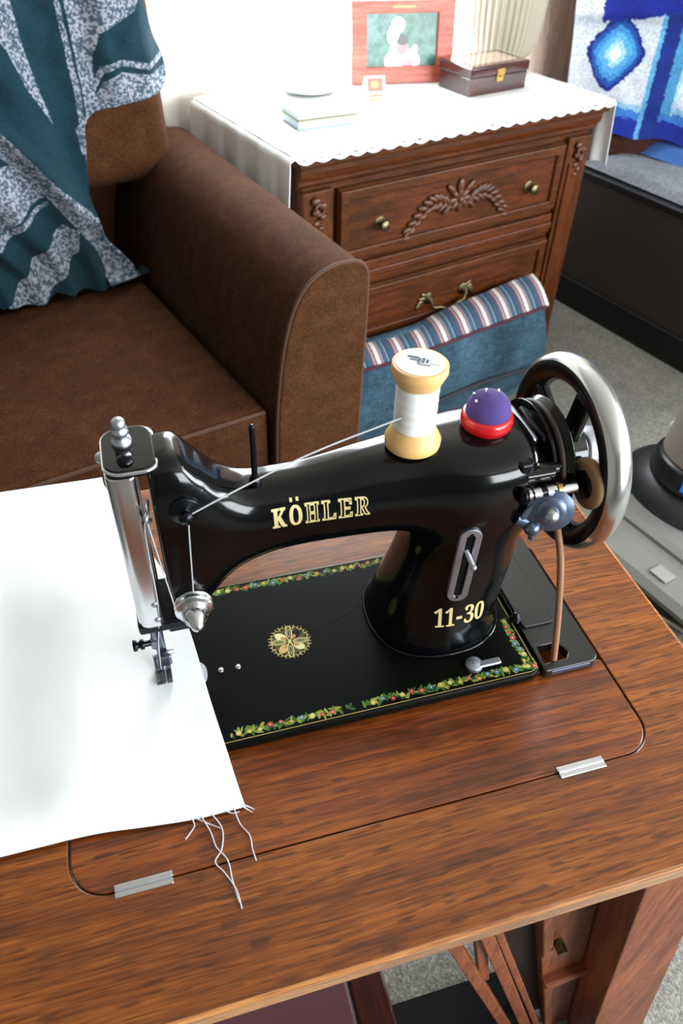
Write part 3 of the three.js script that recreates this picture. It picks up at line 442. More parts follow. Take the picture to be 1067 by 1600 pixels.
  // handwheel, pulley, hub (axis along x)
  {
    const AY = 0.1655, AZ = 0.075, at = g => g.translate(0, AY, AZ);
    const arcp = (x0, R, rx, rr, a0, a1, n) => Array.from({ length: n + 1 }, (_, i) => { const a = mix(a0, a1, i / n); return [R + rr * Math.sin(a), x0 + rx * Math.cos(a)]; });
    const w = part('handwheel', at(lathe(arcp(-0.021, 0.0735, 0.0125, 0.0118, -0.25, Math.PI - 0.55, 24).map(([r, x]) => [r, x]), 96, 'x')), M.chrome, m, 'chrome rimmed handwheel with black spokes');
    part('rim_inside', at(lathe(arcp(-0.021, 0.0735, 0.0123, 0.0116, Math.PI - 0.57, 2 * Math.PI - 0.23, 20), 96, 'x')), M.blackRim, w);
    for (let k = 0; k < 5; k++) { const a = k * 2 * Math.PI / 5 + 0.18, g = box(0.012, 0.052, 0.018, 0, 0.041, 0, 0.005, 3); g.rotateX(a); g.translate(-0.024, AY, AZ); part('spoke', g, M.japan, w); }
    part('hub', at(lathe([[0.0, -0.072], [0.030, -0.072], [0.033, -0.070], [0.033, -0.064], [0.040, -0.063], [0.051, -0.061], [0.052, -0.059], [0.046, -0.053], [0.045, -0.051], [0.046, -0.049], [0.052, -0.043], [0.051, -0.041], [0.038, -0.039], [0.028, -0.036], [0.024, -0.030], [0.024, -0.014], [0.020, -0.010], [0, -0.009]], 64, 'x')), M.japan, w, 'black grooved belt pulley');
    part('clutch_knob', at(lathe([[0, -0.010], [0.018, -0.010], [0.019, -0.006], [0.019, 0.004], [0.016, 0.007], [0, 0.008]], 40, 'x')), M.satin, w);
    // bobbin winder
    const bw = part('bobbin_winder', join([rod(V(-0.092, 0.178, 0.131), V(-0.046, 0.1795, 0.131), 0.0042), box(0.012, 0.03, 0.02, -0.083, 0.168, 0.118, 0.004), lathe([[0, 0], [0.007, 0.0005], [0.007, 0.006], [0, 0.0065]], 20, 'x').translate(-0.094, 0.178, 0.131), box(0.014, 0.016, 0.026, -0.088, 0.196, 0.112, 0.004)]), M.blackSteel, m, 'bobbin winder beside the handwheel');
    for (const [x0, x1] of [[-0.089, -0.0845], [-0.0825, -0.0765], [-0.071, -0.0632], [-0.058, -0.046]]) part('spindle', rod(V(x0, 0.1782, 0.1315), V(x1, 0.1787, 0.1315), 0.0048), M.chrome, bw);
    part('collar', rod(V(-0.0625, 0.1786, 0.1315), V(-0.0585, 0.1787, 0.1315), 0.0056), M.brass, bw);
    part('rubber_ring', lathe([[0.011, -0.004], [0.017, -0.0048], [0.0205, -0.003], [0.0215, 0], [0.0205, 0.003], [0.017, 0.0048], [0.011, 0.004], [0.011, -0.004]], 40, 'x').translate(-0.033, 0.1775, 0.13), M.rubber, bw, 'tan rubber friction ring');
    part('boss', lathe([[0, -0.006], [0.0115, -0.005], [0.012, 0], [0.0115, 0.005], [0, 0.006]], 32, 'x').translate(-0.034, 0.1775, 0.13), M.blackSteel, bw);
    part('spring_disc', lathe([[0.005, 0], [0.0175, 0.0008], [0.019, 0.002], [0.0185, 0.0034], [0.0125, 0.0042], [0.0115, 0.0052], [0.0118, 0.0064], [0.007, 0.0074], [0, 0.0076]], 40, 'z').rotateX(-0.22).rotateY(-0.4).translate(-0.0665, 0.163, 0.136), M.blued, bw, 'blued steel spring disc');
    part('disc_screw', lathe([[0.006, 0], [0.006, 0.005], [0.005, 0.0065], [0.003, 0.009], [0, 0.0095]], 20, 'z').translate(0, 0, 0.007).rotateX(-0.22).rotateY(-0.4).translate(-0.0665, 0.163, 0.136), M.satin, bw);
    part('cam', join([lathe([[0, 0], [0.0165, 0], [0.0175, 0.0015], [0.0165, 0.003], [0, 0.003]], 32, 'z').translate(-0.072, 0.154, 0.131), box(0.010, 0.03, 0.004, -0.078, 0.158, 0.129, 0.002)]), M.blued, bw);
    part('foot_screw', join([new THREE.SphereGeometry(0.0068, 16, 12).translate(-0.0795, 0.1465, 0.137), rod(V(-0.0785, 0.147, 0.135), V(-0.0775, 0.134, 0.137), 0.0028), rod(V(-0.09, 0.152, 0.128), V(-0.08, 0.148, 0.132), 0.006)]), M.blued, bw);
    part('arm_bracket', join([box(0.030, 0.012, 0.03, -0.075, 0.188, 0.112, 0.004), box(0.022, 0.05, 0.012, -0.066, 0.17, 0.118, 0.004)]), M.japan, bw);
    part('back_bracket', join([box(0.02, 0.01, 0.05, -0.0745, 0.2, 0.072, 0.004)]), M.satin, bw);
  }
}
// belt
{
  const b = thing('drive_belt', 'round brown leather drive belt running from the handwheel down into the bed', 'belt');
  const P = [V(-0.041, -0.009, 0.168), V(-0.044, 0.05, 0.157), V(-0.048, 0.11, 0.142), V(-0.0503, 0.142, 0.1255)];
  part('strap', tube([...P, V(-0.051, 0.1655, 0.1226)], 0.0030, 60, 10), std(0x8a6044, 0.65), b, 'lighter worn brown strap');
  const Q = [];
  for (let i = 0; i <= 20; i++) { const a = mix(0.0, Math.PI + 0.3, i / 20); Q.push(V(-0.051, 0.1655 + 0.0476 * Math.sin(a), 0.075 + 0.0476 * Math.cos(a))); }
  Q.push(V(-0.0505, 0.12, 0.035), V(-0.0502, 0.06, 0.05), V(-0.0502, 0.003, 0.06));
  part('loop', tube(Q, 0.0028, 140, 10), std(0x2e2018, 0.6), b, 'dark oily loop round the pulley');
}
// spool
{
  const s = thing('thread_spool', 'wooden spool of white thread standing on the machine arm', 'spool', V(-0.168, H + 0.2085, 0.083));
  const h = 0.072, fl = 0.0215, c = 0.0125;
  part('spool_core', lathe([[0, 0], [fl - 0.001, 0], [fl, 0.0012], [fl + 0.0004, 0.006], [fl - 0.001, 0.009], [c + 0.004, 0.0165], [c, 0.019], [c, h - 0.019], [c + 0.004, h - 0.0165], [fl - 0.002, h - 0.009], [fl - 0.0006, h - 0.006], [fl - 0.0008, h - 0.001], [fl - 0.0018, h], [0, h]], 56), M.spoolWood, s, 'turned wooden spool');
  const prof = [[c, 0.0165]]; for (let i = 0; i <= 100; i++) prof.push([0.0160 + 0.00012 * Math.sin(i * 3.1) + 0.00012 * Math.sin(i * 0.31), mix(0.0172, h - 0.0162, i / 100)]); prof.push([c, h - 0.0155]);
  part('thread_winding', lathe(prof, 40), M.thread, s);
  const lab = canvasTex(256, 256, (x, w) => { x.fillStyle = '#f4f4f2'; x.fillRect(0, 0, w, w); x.translate(w / 2, w / 2); x.rotate(0.55); x.scale(1.35, 1.35); x.fillStyle = '#4c5666'; x.fillRect(-56, -36, 44, 18); x.fillRect(-44, -16, 32, 14); x.fillRect(-14, -28, 14, 38); x.fillRect(2, -32, 13, 40); x.fillRect(18, -26, 12, 30); x.fillRect(-12, 12, 54, 11); x.fillStyle = '#8fa6b4'; x.fillRect(36, 0, 40, 9); x.fillRect(30, -42, 20, 5); x.fillRect(-66, 36, 24, 3); x.fillRect(-20, 44, 40, 3); });
  const lg = new THREE.CylinderGeometry(0.0178, 0.0178, 0.0004, 48); lg.translate(0, h + 0.0002, 0); { const p = lg.attributes.position, uv = lg.attributes.uv; for (let i = 0; i < p.count; i++) uv.setXY(i, 0.5 + p.getX(i) / 0.0357, 0.5 - p.getZ(i) / 0.0357); }
  part('paper_label', lg, std(0xffffff, 0.7, 0, { map: lab }), s, 'round white paper label with dark print');
}
// pincushion
{
  const p = thing('pincushion', 'small pincushion with a purple dome in a shiny red cup', 'pincushion', V(-0.1055, H + 0.2085, 0.08));
  part('cup', lathe([[0, 0], [0.013, 0], [0.0175, 0.0025], [0.0203, 0.0065], [0.0209, 0.0105], [0.0204, 0.0145], [0.0186, 0.0165], [0.016, 0.016], [0, 0.014]], 44), M.red, p, 'shiny red cup');
  const cu = part('cushion', lathe([[0.0172, 0.014], [0.0178, 0.0185], [0.0168, 0.0245], [0.0132, 0.0298], [0.007, 0.0325], [0, 0.0332]], 36), M.purple, p, 'purple padded dome');
  const r = seeded(4);
  for (const [x, z] of [[-0.011, 0.002], [-0.009, -0.006], [-0.002, -0.004], [0.006, -0.002]]) { const y = 0.031 - (x * x + z * z) * 40; part('pin', join([rod(V(x, y - 0.003, z), V(x * 1.2, y + 0.004, z * 1.2), 0.0003, 6), new THREE.SphereGeometry(0.0011, 10, 8).translate(x * 1.2, y + 0.0045, z * 1.2)]), M.white, cu); }
}
// sewing thread
{
  const t = thing('sewing_thread', 'white sewing thread running from the spool through the guides to the needle', 'thread');
  part('strand', tube([V(-0.182, 0.2405, 0.0915), V(-0.26, 0.228, 0.1035), V(-0.3415, 0.2075, 0.1195), V(-0.3445, 0.206, 0.1195)], 0.0006, 60, 6), M.greyThread, t);
  part('strand', tube([V(-0.3445, 0.206, 0.1195), V(-0.3455, 0.203, 0.1185), V(-0.349, 0.15, 0.117), V(-0.3505, 0.124, 0.117)], 0.0005, 40, 6), M.greyThread, t);
  part('strand', tube([V(-0.3660, 0.1125, 0.1175), V(-0.3695, 0.15, 0.1165), V(-0.3742, 0.206, 0.1155)], 0.0005, 30, 6, false, 0.1), M.greyThread, t);
  part('strand', tube([V(-0.3742, 0.206, 0.1155), V(-0.3765, 0.195, 0.112), V(-0.3785, 0.11, 0.112), V(-0.385, 0.05, 0.10), V(-0.3878, 0.006, 0.0915)], 0.0005, 40, 6), M.greyThread, t);
}
// white cloth under the needle
{
  const c = thing('sewing_cloth', 'plain white cotton cloth under the needle with frayed front corner', 'cloth', V(0, H, 0));
  const edge = table([[-0.235, -0.428], [-0.2, -0.425], [-0.12, -0.398], [-0.03, -0.372], [0.05, -0.358], [0.1345, -0.3506], [0.19, -0.3445], [0.2285, -0.3392]].map(r => [r[0], r[1]]));
  const r1 = noise2(61, 7, 7), r2 = noise2(62, 20, 20);
  const lift = (x, z) => {
    let y = -0.0098 + 0.0118 * sstep(0.222, 0.178, z) * sstep(-0.545, -0.452, x) * sstep(-0.09, 0.0, z);
    if (z > 0.174 && z < 0.181 && x > -0.45) y = Math.max(y, 0.0005);
    y += 0.0025 * r1(x * 2, z * 2) * sstep(0.0, 0.06, Math.abs(x + 0.388)) + 0.0006 * r2(x * 2, z * 2);
    return y;
  };
  const g = sheet(90, 110, (u, v) => {
    const zf = 0.2285 - 0.004 * sstep(-0.40, -0.50, 0) , vv = v; let z = mix(-0.203, 0.2285, vv);
    const xr = edge(z)[1]; let x = mix(-0.558, xr, u);
    if (vv > 0.9) z -= (vv - 0.9) * 10 * (0.0085 * sstep(-0.36, -0.48, x) - 0.006 * sstep(-0.53, -0.56, x));
    return V(x, lift(x, z), z);
  }, (u, v, p) => [p.x / 0.12, p.z / 0.12], 0);
  g.index.array.reverse(); g.computeVertexNormals();
  part('panel', g, M.whiteCloth, c);
  const back = sheet(60, 16, (u, v) => { const x = mix(-0.558, -0.425, u), a = v * 0.12; return V(x, -0.0098 + 0.0025 * r1(x * 2, -0.406) + 0.0006 * r2(x * 2, -0.406) - (a < 0.01 ? a * a * 40 : 0.004 + (a - 0.01)), -0.203 - Math.min(a, 0.008) + 0.004 * Math.sin(x * 60) * v); }, (u, v) => [u, v], 0.0008);
  part('back_fold', back, M.whiteCloth, c);
  const left = sheet(14, 60, (u, v) => { const a = u * 0.12, z = mix(-0.2, 0.215, v); return V(-0.558 - Math.min(a, 0.009) - 0.004 * Math.sin(z * 50) * u, -0.0098 + 0.0025 * r1(-1.116, z * 2) - (a < 0.01 ? a * a * 40 : 0.004 + (a - 0.01)), z); }, (u, v) => [u, v], 0.0008);
  part('side_fold', left, M.whiteCloth, c);
  const y0 = -0.0112;
  for (const P of THREADS) part('loose_thread', tube(P.map(([x, z], i) => V(x, (i === 0 ? -0.0078 : y0) + (i % 2) * 0.0003, z)), 0.00055, P.length * 10, 5), M.greyThread, c);
}
// ------------------------------------------------------------------ sofa (room axes, base at its front right foot)
{
  const s = thing('sofa', 'brown fabric sofa with a broad padded arm behind the sewing table', 'sofa', fromRoom(0, RY0, 0), TURN);
  const Y = y => y - RY0, F = -0.72, SEATY = -0.31;
  const soft = (w, h, d, x, y, z, r, puff = 0) => { const g = new RoundedBoxGeometry(w, h, d, 8, r); if (puff) { const p = g.attributes.position; for (let i = 0; i < p.count; i++) { const a = p.getX(i) / w * 2, b = p.getZ(i) / d * 2; if (p.getY(i) > 0) p.setY(i, p.getY(i) + puff * (1 - a * a) * (1 - b * b)); } g.computeVertexNormals(); } g.translate(x, y, z); return metreUV(g, 'x'); };
  part('base', soft(1.75, 0.3, 0.92, -0.81, 0.05 + 0.15, -1.19, 0.02), M.sofa, s);
  part('seat_cushion', soft(0.86, 0.17, 0.66, -0.352, Y(SEATY) - 0.085, -1.055, 0.022, 0.012), M.sofa, s);
  part('seat_cushion', soft(0.86, 0.17, 0.66, -1.215, Y(SEATY) - 0.085, -1.055, 0.022, 0.012), M.sofa, s);
  for (const x of [-0.352, -1.215]) part('seam', tube([V(x - 0.42, Y(SEATY) - 0.004, -0.728), V(x, Y(SEATY) + 0.001, -0.7265), V(x + 0.42, Y(SEATY) - 0.004, -0.728)], 0.0042, 40, 8), M.piping, s, 'sewn seam along the seat front');
  // arm: section swept along the depth
  const sec = [[0.082, 0.03], [0.083, Y(-0.39)], [0.094, Y(-0.25)], [0.112, Y(-0.15)], [0.132, Y(-0.095)], [0.155, Y(-0.063)], [0.19, Y(-0.042)], [0.235, Y(-0.036)], [0.268, Y(-0.043)], [0.283, Y(-0.062)], [0.286, Y(-0.10)], [0.281, Y(-0.30)], [0.278, Y(-0.45)], [0.278, 0.03]];
  const C = new THREE.CatmullRomCurve3(sec.map(q => V(q[0], q[1], 0)), false, 'centripetal');
  const N = 60, sp = C.getPoints(N);
  const armP = (u, v) => { const q = sp[Math.round(u * N)]; const back = v, flare = 0.055 * back * sstep(Y(-0.5), Y(-0.1), q.y); return V(q.x + flare * (0.3 + 0.7 * (q.x - 0.08) / 0.2), q.y - 0.012 * back, mix(F + 0.012, -1.62, v)); };
  const arm = part('armrest', join([sheet(N, 20, (u, v) => armP(u, v), (u, v, p) => [u * 0.9, p.z])]), M.sofa, s);
  { const g = arm.geometry; const n = g.attributes.normal; if (n.getX(0) > 0) { /* inner wall must face the seat */ for (let i = 0; i < g.index?.count; i++); } }
  const sh = new THREE.Shape(); sp.forEach((q, i) => i ? sh.lineTo(q.x, q.y) : sh.moveTo(q.x, q.y)); sh.closePath();
  part('arm_front', metreUV(new THREE.ExtrudeGeometry(sh, { depth: 0.012, bevelEnabled: true, bevelSize: 0.005, bevelOffset: -0.005, bevelThickness: 0.006, bevelSegments: 3 }).translate(0, 0, F), 'x'), M.sofa, s, 'padded front of the arm');
  part('arm_back', metreUV(new THREE.ExtrudeGeometry(sh, { depth: 0.02, bevelEnabled: false }).translate(0.03, -0.012, -1.63), 'x'), M.sofa, s);
  part('piping', tube(sp.filter((_, i) => i % 2 === 0).map(q => V(q.x, q.y, F + 0.011)), 0.0042, 160, 8), M.piping, s, 'sewn piping round the arm front');
  // back and back cushion
  part('backrest', soft(1.95, 0.62, 0.09, -0.72, Y(-0.14), -1.685, 0.03), M.sofa, s);
  const bc = (x, w) => { const g = new RoundedBoxGeometry(w, 0.50, 0.15, 10, 0.06); const p = g.attributes.position; for (let i = 0; i < p.count; i++) { const a = p.getX(i) / w * 2, b = p.getY(i) / 0.26; if (p.getZ(i) > 0) p.setZ(i, p.getZ(i) + 0.02 * (1 - a ** 4) * (1 - b * b)); } g.computeVertexNormals(); g.rotateX(-0.13); g.translate(x, Y(0.125), -1.555); return metreUV(g, 'x'); };
  part('back_cushion', bc(-0.135, 0.74), M.sofa, s); part('back_cushion', bc(-0.90, 0.77), M.sofa, s);
  for (const [x, z] of [[0.22, -0.8], [0.22, -1.55], [-1.6, -0.8], [-1.6, -1.55]]) part('foot', lathe([[0, 0], [0.02, 0], [0.028, 0.05], [0, 0.05]], 16).translate(x, 0, z), M.blackMatte, s);
}
// striped throw blanket over the sofa back
{
  const b = thing('throw_blanket', 'teal and grey flecked striped throw blanket draped over the sofa back', 'blanket', fromRoom(0, 0, 0), TURN);
  const X0 = -0.62, X1 = 0.30, Y0 = -0.36, Y1 = 0.46;
  const tex = (() => {
    const W = 1024, Hh = 1024, fl = seeded(77), nz = noise2(78, 250, 250), nb = noise2(79, 10, 10);
    const base = document.createElement('canvas'); base.width = W; base.height = Hh; const c = base.getContext('2d');
    const px = x => (x - X0) / (X1 - X0) * W, py = y => (1 - (y - Y0) / (Y1 - Y0)) * Hh;
    c.fillStyle = '#00f'; c.fillRect(0, 0, W, Hh);   // plain teal = blue key, flecked = red key
    const poly = (pts, f = '#f00') => { c.fillStyle = f; c.beginPath(); pts.forEach(([x, y], i) => i ? c.lineTo(px(x), py(y)) : c.moveTo(px(x), py(y))); c.closePath(); c.fill(); };
    poly([[-0.12, 0.5], [-0.072, 0.29], [-0.068, 0.19], [-0.058, 0.11], [-0.045, 0.045], [-0.085, 0.12], [-0.105, 0.19], [-0.16, 0.28], [-0.26, 0.5]]);
    poly([[0.00, 0.5], [0.012, 0.29], [0.013, 0.1], [0.002, -0.1], [0.012, -0.19], [0.016, -0.17], [0.012, -0.1], [0.026, 0.1], [0.0225, 0.29], [0.012, 0.5]]);
    poly([[0.022, 0.5], [0.031, 0.29], [0.031, 0.14], [0.020, -0.09], [0.027, -0.09], [0.046, 0.03], [0.055, 0.09], [0.066, 0.165], [0.085, 0.205], [0.17, 0.24], [0.20, 0.29], [0.22, 0.5]]);
    poly([[0.045, 0.10], [0.075, 0.145], [0.12, 0.158], [0.18, 0.145], [0.25, 0.165], [0.25, 0.155], [0.18, 0.132], [0.12, 0.146], [0.08, 0.134], [0.046, 0.082]]);
    poly([[0.0, 0.03], [0.042, 0.07], [0.075, 0.117], [0.115, 0.135], [0.18, 0.122], [0.28, 0.14], [0.28, 0.05], [0.0, -0.02]]);
    poly([[-0.30, 0.2], [-0.165, 0.055], [-0.08, -0.06], [0.005, -0.155], [0.06, -0.25], [0.06, -0.30], [-0.005, -0.3], [-0.02, -0.22], [-0.075, -0.13], [-0.12, -0.06], [-0.3, 0.14]]);
    poly([[-0.62, -0.06], [-0.30, -0.02], [-0.145, -0.02], [-0.12, -0.05], [-0.105, -0.09], [-0.22, -0.155], [-0.62, -0.2]]);
    poly([[-0.24, -0.165], [-0.10, -0.10], [-0.10, -0.108], [-0.24, -0.185]]);
    poly([[-0.08, -0.155], [-0.05, -0.17], [-0.06, -0.215], [-0.12, -0.26], [-0.18, -0.30], [-0.27, -0.30], [-0.18, -0.23]]);
    const key = c.getImageData(0, 0, W, Hh).data;
    return dataTex(W, Hh, (u, v, i, j) => {
      const o = ((Hh - 1 - j) * W + i) * 4, fk = key[o] > 120, n = nz(u, v), f = fl(), q = nb(u, v);
      return fk ? lerp3([20, 44, 60], [186, 184, 194], clamp(0.55 * sstep(0.25, 0.75, n) + 0.4 * f + 0.05, 0, 1)) : lerp3([3, 30, 42], [9, 58, 72], 0.5 * n + 0.3 * f + 0.2 * q);
    });
  })();
  tex.wrapS = tex.wrapT = THREE.ClampToEdgeWrapping; tex.repeat.set(1, 1);
  const right = table([[-0.292, 0.03], [-0.27, 0.05], [-0.24, 0.035], [-0.2, 0.005], [-0.13, -0.002], [-0.06, 0.002], [0.0, 0.012], [0.04, 0.022], [0.062, 0.05], [0.074, 0.12], [0.082, 0.19], [0.092, 0.22], [0.11, 0.233], [0.15, 0.228], [0.2, 0.21], [0.29, 0.188], [0.36, 0.175], [0.46, 0.16]]);
  const nf = noise2(80, 9, 9);
  const surf = (x, y) => { // depth of the cushion front plus folds
    let w = -1.405 - 0.075 * clamp((y + 0.2) / 0.5, 0, 1) + 0.05 * sstep(-0.2, -0.3, y);
    if (y > 0.3) w -= Math.pow((y - 0.3) / 0.1, 2) * 0.05;
    const fan = (x - 0.02) / (0.25 + Math.max(0, y + 0.25));
    w += 0.014 * Math.sin(fan * 22) * sstep(0.0, -0.1, x - 0.06) + 0.012 * nf(x * 3, y * 3);
    // right-hand flap hangs forward over the cushion corner
    w += 0.028 * sstep(0.0, 0.05, x - (0.03 + 0.02 * (y > 0.05))) * sstep(0.03, 0.09, y) - 0.05 * sstep(0.17, 0.24, x);
    // twisted roll
    const dl = Math.abs((x + 0.08) * 0.80 + (y + 0.06) * 0.60); w += 0.03 * Math.exp(-((dl / 0.022) ** 2)) * sstep(-0.32, -0.2, x);
    return w;
  };
  const g = sheet(150, 170, (u, v) => { const y = mix(-0.292, 0.44, v), x = mix(X0, right(y)[1], u); const yy = y + (v === 0 ? 0.006 * Math.sin(x * 40) : 0); return V(x, yy, surf(x, yy)); }, (u, v, p) => [(p.x - X0) / (X1 - X0), (p.y - Y0) / (Y1 - Y0)], 0.007);
  part('drape', g, std(0xffffff, 1, 0, { map: tex, side: THREE.DoubleSide, sheen: 0.2 }), b);
  const tl = sheet(40, 8, (u, v) => { const x = mix(-0.02, 0.09, u), wv = mix(-1.375, -1.325, v); return V(x, -0.285 + 0.016 * Math.sin(u * 6) * (1 - v) + 0.022 * (1 - v) * (1 - u), wv - 0.03 * u); }, (u, v) => u < 0.75 ? [mix(0.69, 0.72, v), mix(0.10, 0.14, u)] : [mix(0.62, 0.63, v), 0.45], 0.005);
  part('tail', tl, std(0xffffff, 1, 0, { map: tex, side: THREE.DoubleSide }), b);
}
// ------------------------------------------------------------------ dresser
const DX0 = 0.395, DX1 = 1.335, DF = -1.147, DB = -1.66;
{
  const d = thing('dresser', 'dark carved wooden chest of drawers behind the sofa arm', 'chest of drawers', fromRoom(0, RY0, 0), TURN);
  const Y = y => y - RY0, W = DX1 - DX0, cx = (DX0 + DX1) / 2;
  const wood = (g, gr = 'x') => metreUV(g, gr);
  part('carcass', wood(box(W - 0.02, 0.70, DB * -1 + DF - 0.0, cx, Y(-0.385), (DF + DB) / 2 - 0.012, 0.004), 'x'), M.dresser, d);
  part('top', wood(box(W + 0.03, 0.022, DF - DB + 0.035, cx, Y(-0.016), (DF + DB) / 2 + 0.008, 0.006), 'x'), M.dresser, d);
  { // deep cornice under the top
    const s = new THREE.Shape(); s.moveTo(0, 0); s.lineTo(0.024, 0); s.lineTo(0.024, -0.016); s.quadraticCurveTo(0.022, -0.03, 0.012, -0.036); s.lineTo(0.012, -0.044); s.quadraticCurveTo(0.004, -0.046, 0, -0.054); s.closePath();
    const g = new THREE.ExtrudeGeometry(s, { depth: W + 0.006, bevelEnabled: false }); g.rotateY(-Math.PI / 2); g.translate(DX1 + 0.003, Y(-0.026), DF - 0.012); part('cornice', wood(g, 'x'), M.dresser, d);
  }
  // corner pilasters with carved drops
  for (const x of [DX0 + 0.045, DX1 - 0.055]) {
    const p = part('pilaster', wood(join([box(0.085, 0.60, 0.02, x, Y(-0.385), DF - 0.004, 0.004), box(0.06, 0.5, 0.008, x, Y(-0.40), DF + 0.008, 0.003)]), 'y'), M.dresser, d);
    const c = []; const r = seeded(19);
    for (let i = 0; i < 7; i++) { const a = i * 0.9; const q = new THREE.SphereGeometry(0.013 - i * 0.0008, 12, 8); q.scale(1.0, 0.75, 0.5); q.translate(x + (i % 2 ? 0.009 : -0.009) * (i < 5 ? 1 : 0.4), Y(-0.105 - i * 0.013), DF + 0.013); c.push(q); }
    c.push(new THREE.TorusGeometry(0.012, 0.0045, 8, 20).translate(x, Y(-0.125), DF + 0.014));
    part('carved_drop', wood(join(c), 'y'), M.carving, p);
  }
  // drawers
  const drawer = (y0, y1, raised) => {
    const x0 = 0.495, x1 = 1.222, w = x1 - x0, h = y1 - y0, dx = (x0 + x1) / 2, dy = Y((y0 + y1) / 2), dr = new THREE.Group(); dr.name = numbered('drawer'); d.add(dr);
    part('drawer_front', wood(box(w, h, 0.022, dx, dy, DF - 0.004, 0.004), 'x'), M.dresser, dr);
    const s = new THREE.Shape(); s.moveTo(-w / 2 + 0.004, -h / 2 + 0.004); s.lineTo(w / 2 - 0.004, -h / 2 + 0.004); s.lineTo(w / 2 - 0.004, h / 2 - 0.004); s.lineTo(-w / 2 + 0.004, h / 2 - 0.004); s.closePath();
    const q = new THREE.Path(); q.moveTo(-w / 2 + 0.026, -h / 2 + 0.026); q.lineTo(-w / 2 + 0.026, h / 2 - 0.026); q.lineTo(w / 2 - 0.026, h / 2 - 0.026); q.lineTo(w / 2 - 0.026, -h / 2 + 0.026); q.closePath(); s.holes.push(q);
    part('drawer_moulding', wood(new THREE.ExtrudeGeometry(s, { depth: 0.004, bevelEnabled: true, bevelSize: 0.004, bevelThickness: 0.006, bevelSegments: 3, bevelOffset: -0.002 }).translate(dx, dy, DF + 0.006), 'x'), M.dresser, dr);
    return [dr, dx, dy];
  };
  const [d1, dx, dy] = drawer(-0.27, -0.092);
  for (const [kx, ky] of [[0.617, -0.192], [1.11, -0.19]]) part('knob', lathe([[0.016, 0], [0.016, 0.003], [0.007, 0.005], [0.006, 0.014], [0.012, 0.018], [0.0145, 0.023], [0.012, 0.029], [0, 0.031]], 24, 'z').translate(kx, Y(ky), DF + 0.007), M.oldBrass, d1, 'round brass drawer knob');
  { // carved applique: leaf scrolls round a flower
    const c = [], r = seeded(23), cxx = 0.865, cyy = Y(-0.178), Z = DF + 0.011;
    const leaf = (x, y, a, l, w) => { const q = new THREE.SphereGeometry(1, 14, 8); q.scale(l, w, 0.007); q.rotateZ(a); q.translate(x, y, Z); c.push(q); };
    for (let k = 0; k < 8; k++) { const a = k * Math.PI / 4; leaf(cxx + Math.cos(a) * 0.021, cyy + Math.sin(a) * 0.017, a, 0.017, 0.009); }
    c.push(new THREE.SphereGeometry(0.011, 14, 10).scale(1, 1, 0.9).translate(cxx, cyy, Z + 0.003));
    for (const sg of [-1, 1]) for (let i = 0; i < 9; i++) { const t = i / 8, x = cxx + sg * (0.04 + 0.125 * t), y = cyy - 0.022 + 0.034 * Math.sin(t * 3.3 + 0.4) - 0.02 * t; leaf(x, y + 0.011, sg * (0.9 - t * 1.2), 0.022 - 0.007 * t, 0.0075); leaf(x, y - 0.010, -sg * (0.7 - t * 0.5), 0.019 - 0.006 * t, 0.007); }
    for (const sg of [-1, 1]) { const P = []; for (let i = 0; i <= 16; i++) { const t = i / 16; P.push(V(cxx + sg * (0.02 + 0.15 * t), cyy - 0.03 + 0.03 * Math.sin(t * 3.3 + 0.4) - 0.018 * t, Z)); } c.push(tube(P, 0.0045, 40, 6)); }
    leaf(cxx, cyy + 0.034, Math.PI / 2, 0.02, 0.012); leaf(cxx - 0.03, cyy + 0.03, 2.4, 0.02, 0.009); leaf(cxx + 0.03, cyy + 0.03, 0.7, 0.02, 0.009);
    part('carved_ornament', wood(join(c), 'x'), M.carving, d1, 'carved leaf and flower ornament');
  }
  const [d2] = drawer(-0.505, -0.355);
  { // bail handle
    const hx = 0.858, hy = Y(-0.44), Z = DF + 0.008, P = []; for (let i = 0; i <= 20; i++) { const a = Math.PI + i / 20 * Math.PI; P.push(V(hx + 0.062 * Math.cos(a), hy + 0.032 * Math.sin(a) + 0.004 * Math.cos(a * 6), Z + 0.014 + 0.01 * Math.sin(i / 20 * Math.PI))); }
    const rosettes = [-1, 1].map(s => lathe([[0.017, 0], [0.017, 0.003], [0.009, 0.006], [0.007, 0.016], [0, 0.018]], 18, 'z').translate(hx + s * 0.062, hy, Z));
    const leaves = []; for (const s of [-1, 1]) for (let i = 0; i < 4; i++) { const q = new THREE.SphereGeometry(1, 10, 6); q.scale(0.015, 0.007, 0.004); q.rotateZ(s * (0.5 - i * 0.4)); q.translate(hx + s * (0.062 + 0.014 + i * 0.006), hy + 0.012 - i * 0.009, Z + 0.002); leaves.push(q); }
    part('bail_handle', join([tube(P, 0.0045, 60, 8), ...rosettes, ...leaves]), M.oldBrass, d2, 'ornate brass bail handle');
  }
  drawer(-0.69, -0.53);
  part('rail', wood(join([box(0.74, 0.055, 0.016, 0.858, Y(-0.313), DF - 0.002, 0.004), box(0.74, 0.02, 0.024, 0.858, Y(-0.318), DF, 0.006)]), 'x'), M.dresser, d);
  part('plinth', wood(box(W, 0.07, DF - DB, cx, 0.035, (DF + DB) / 2, 0.006), 'x'), M.dresser, d);
}
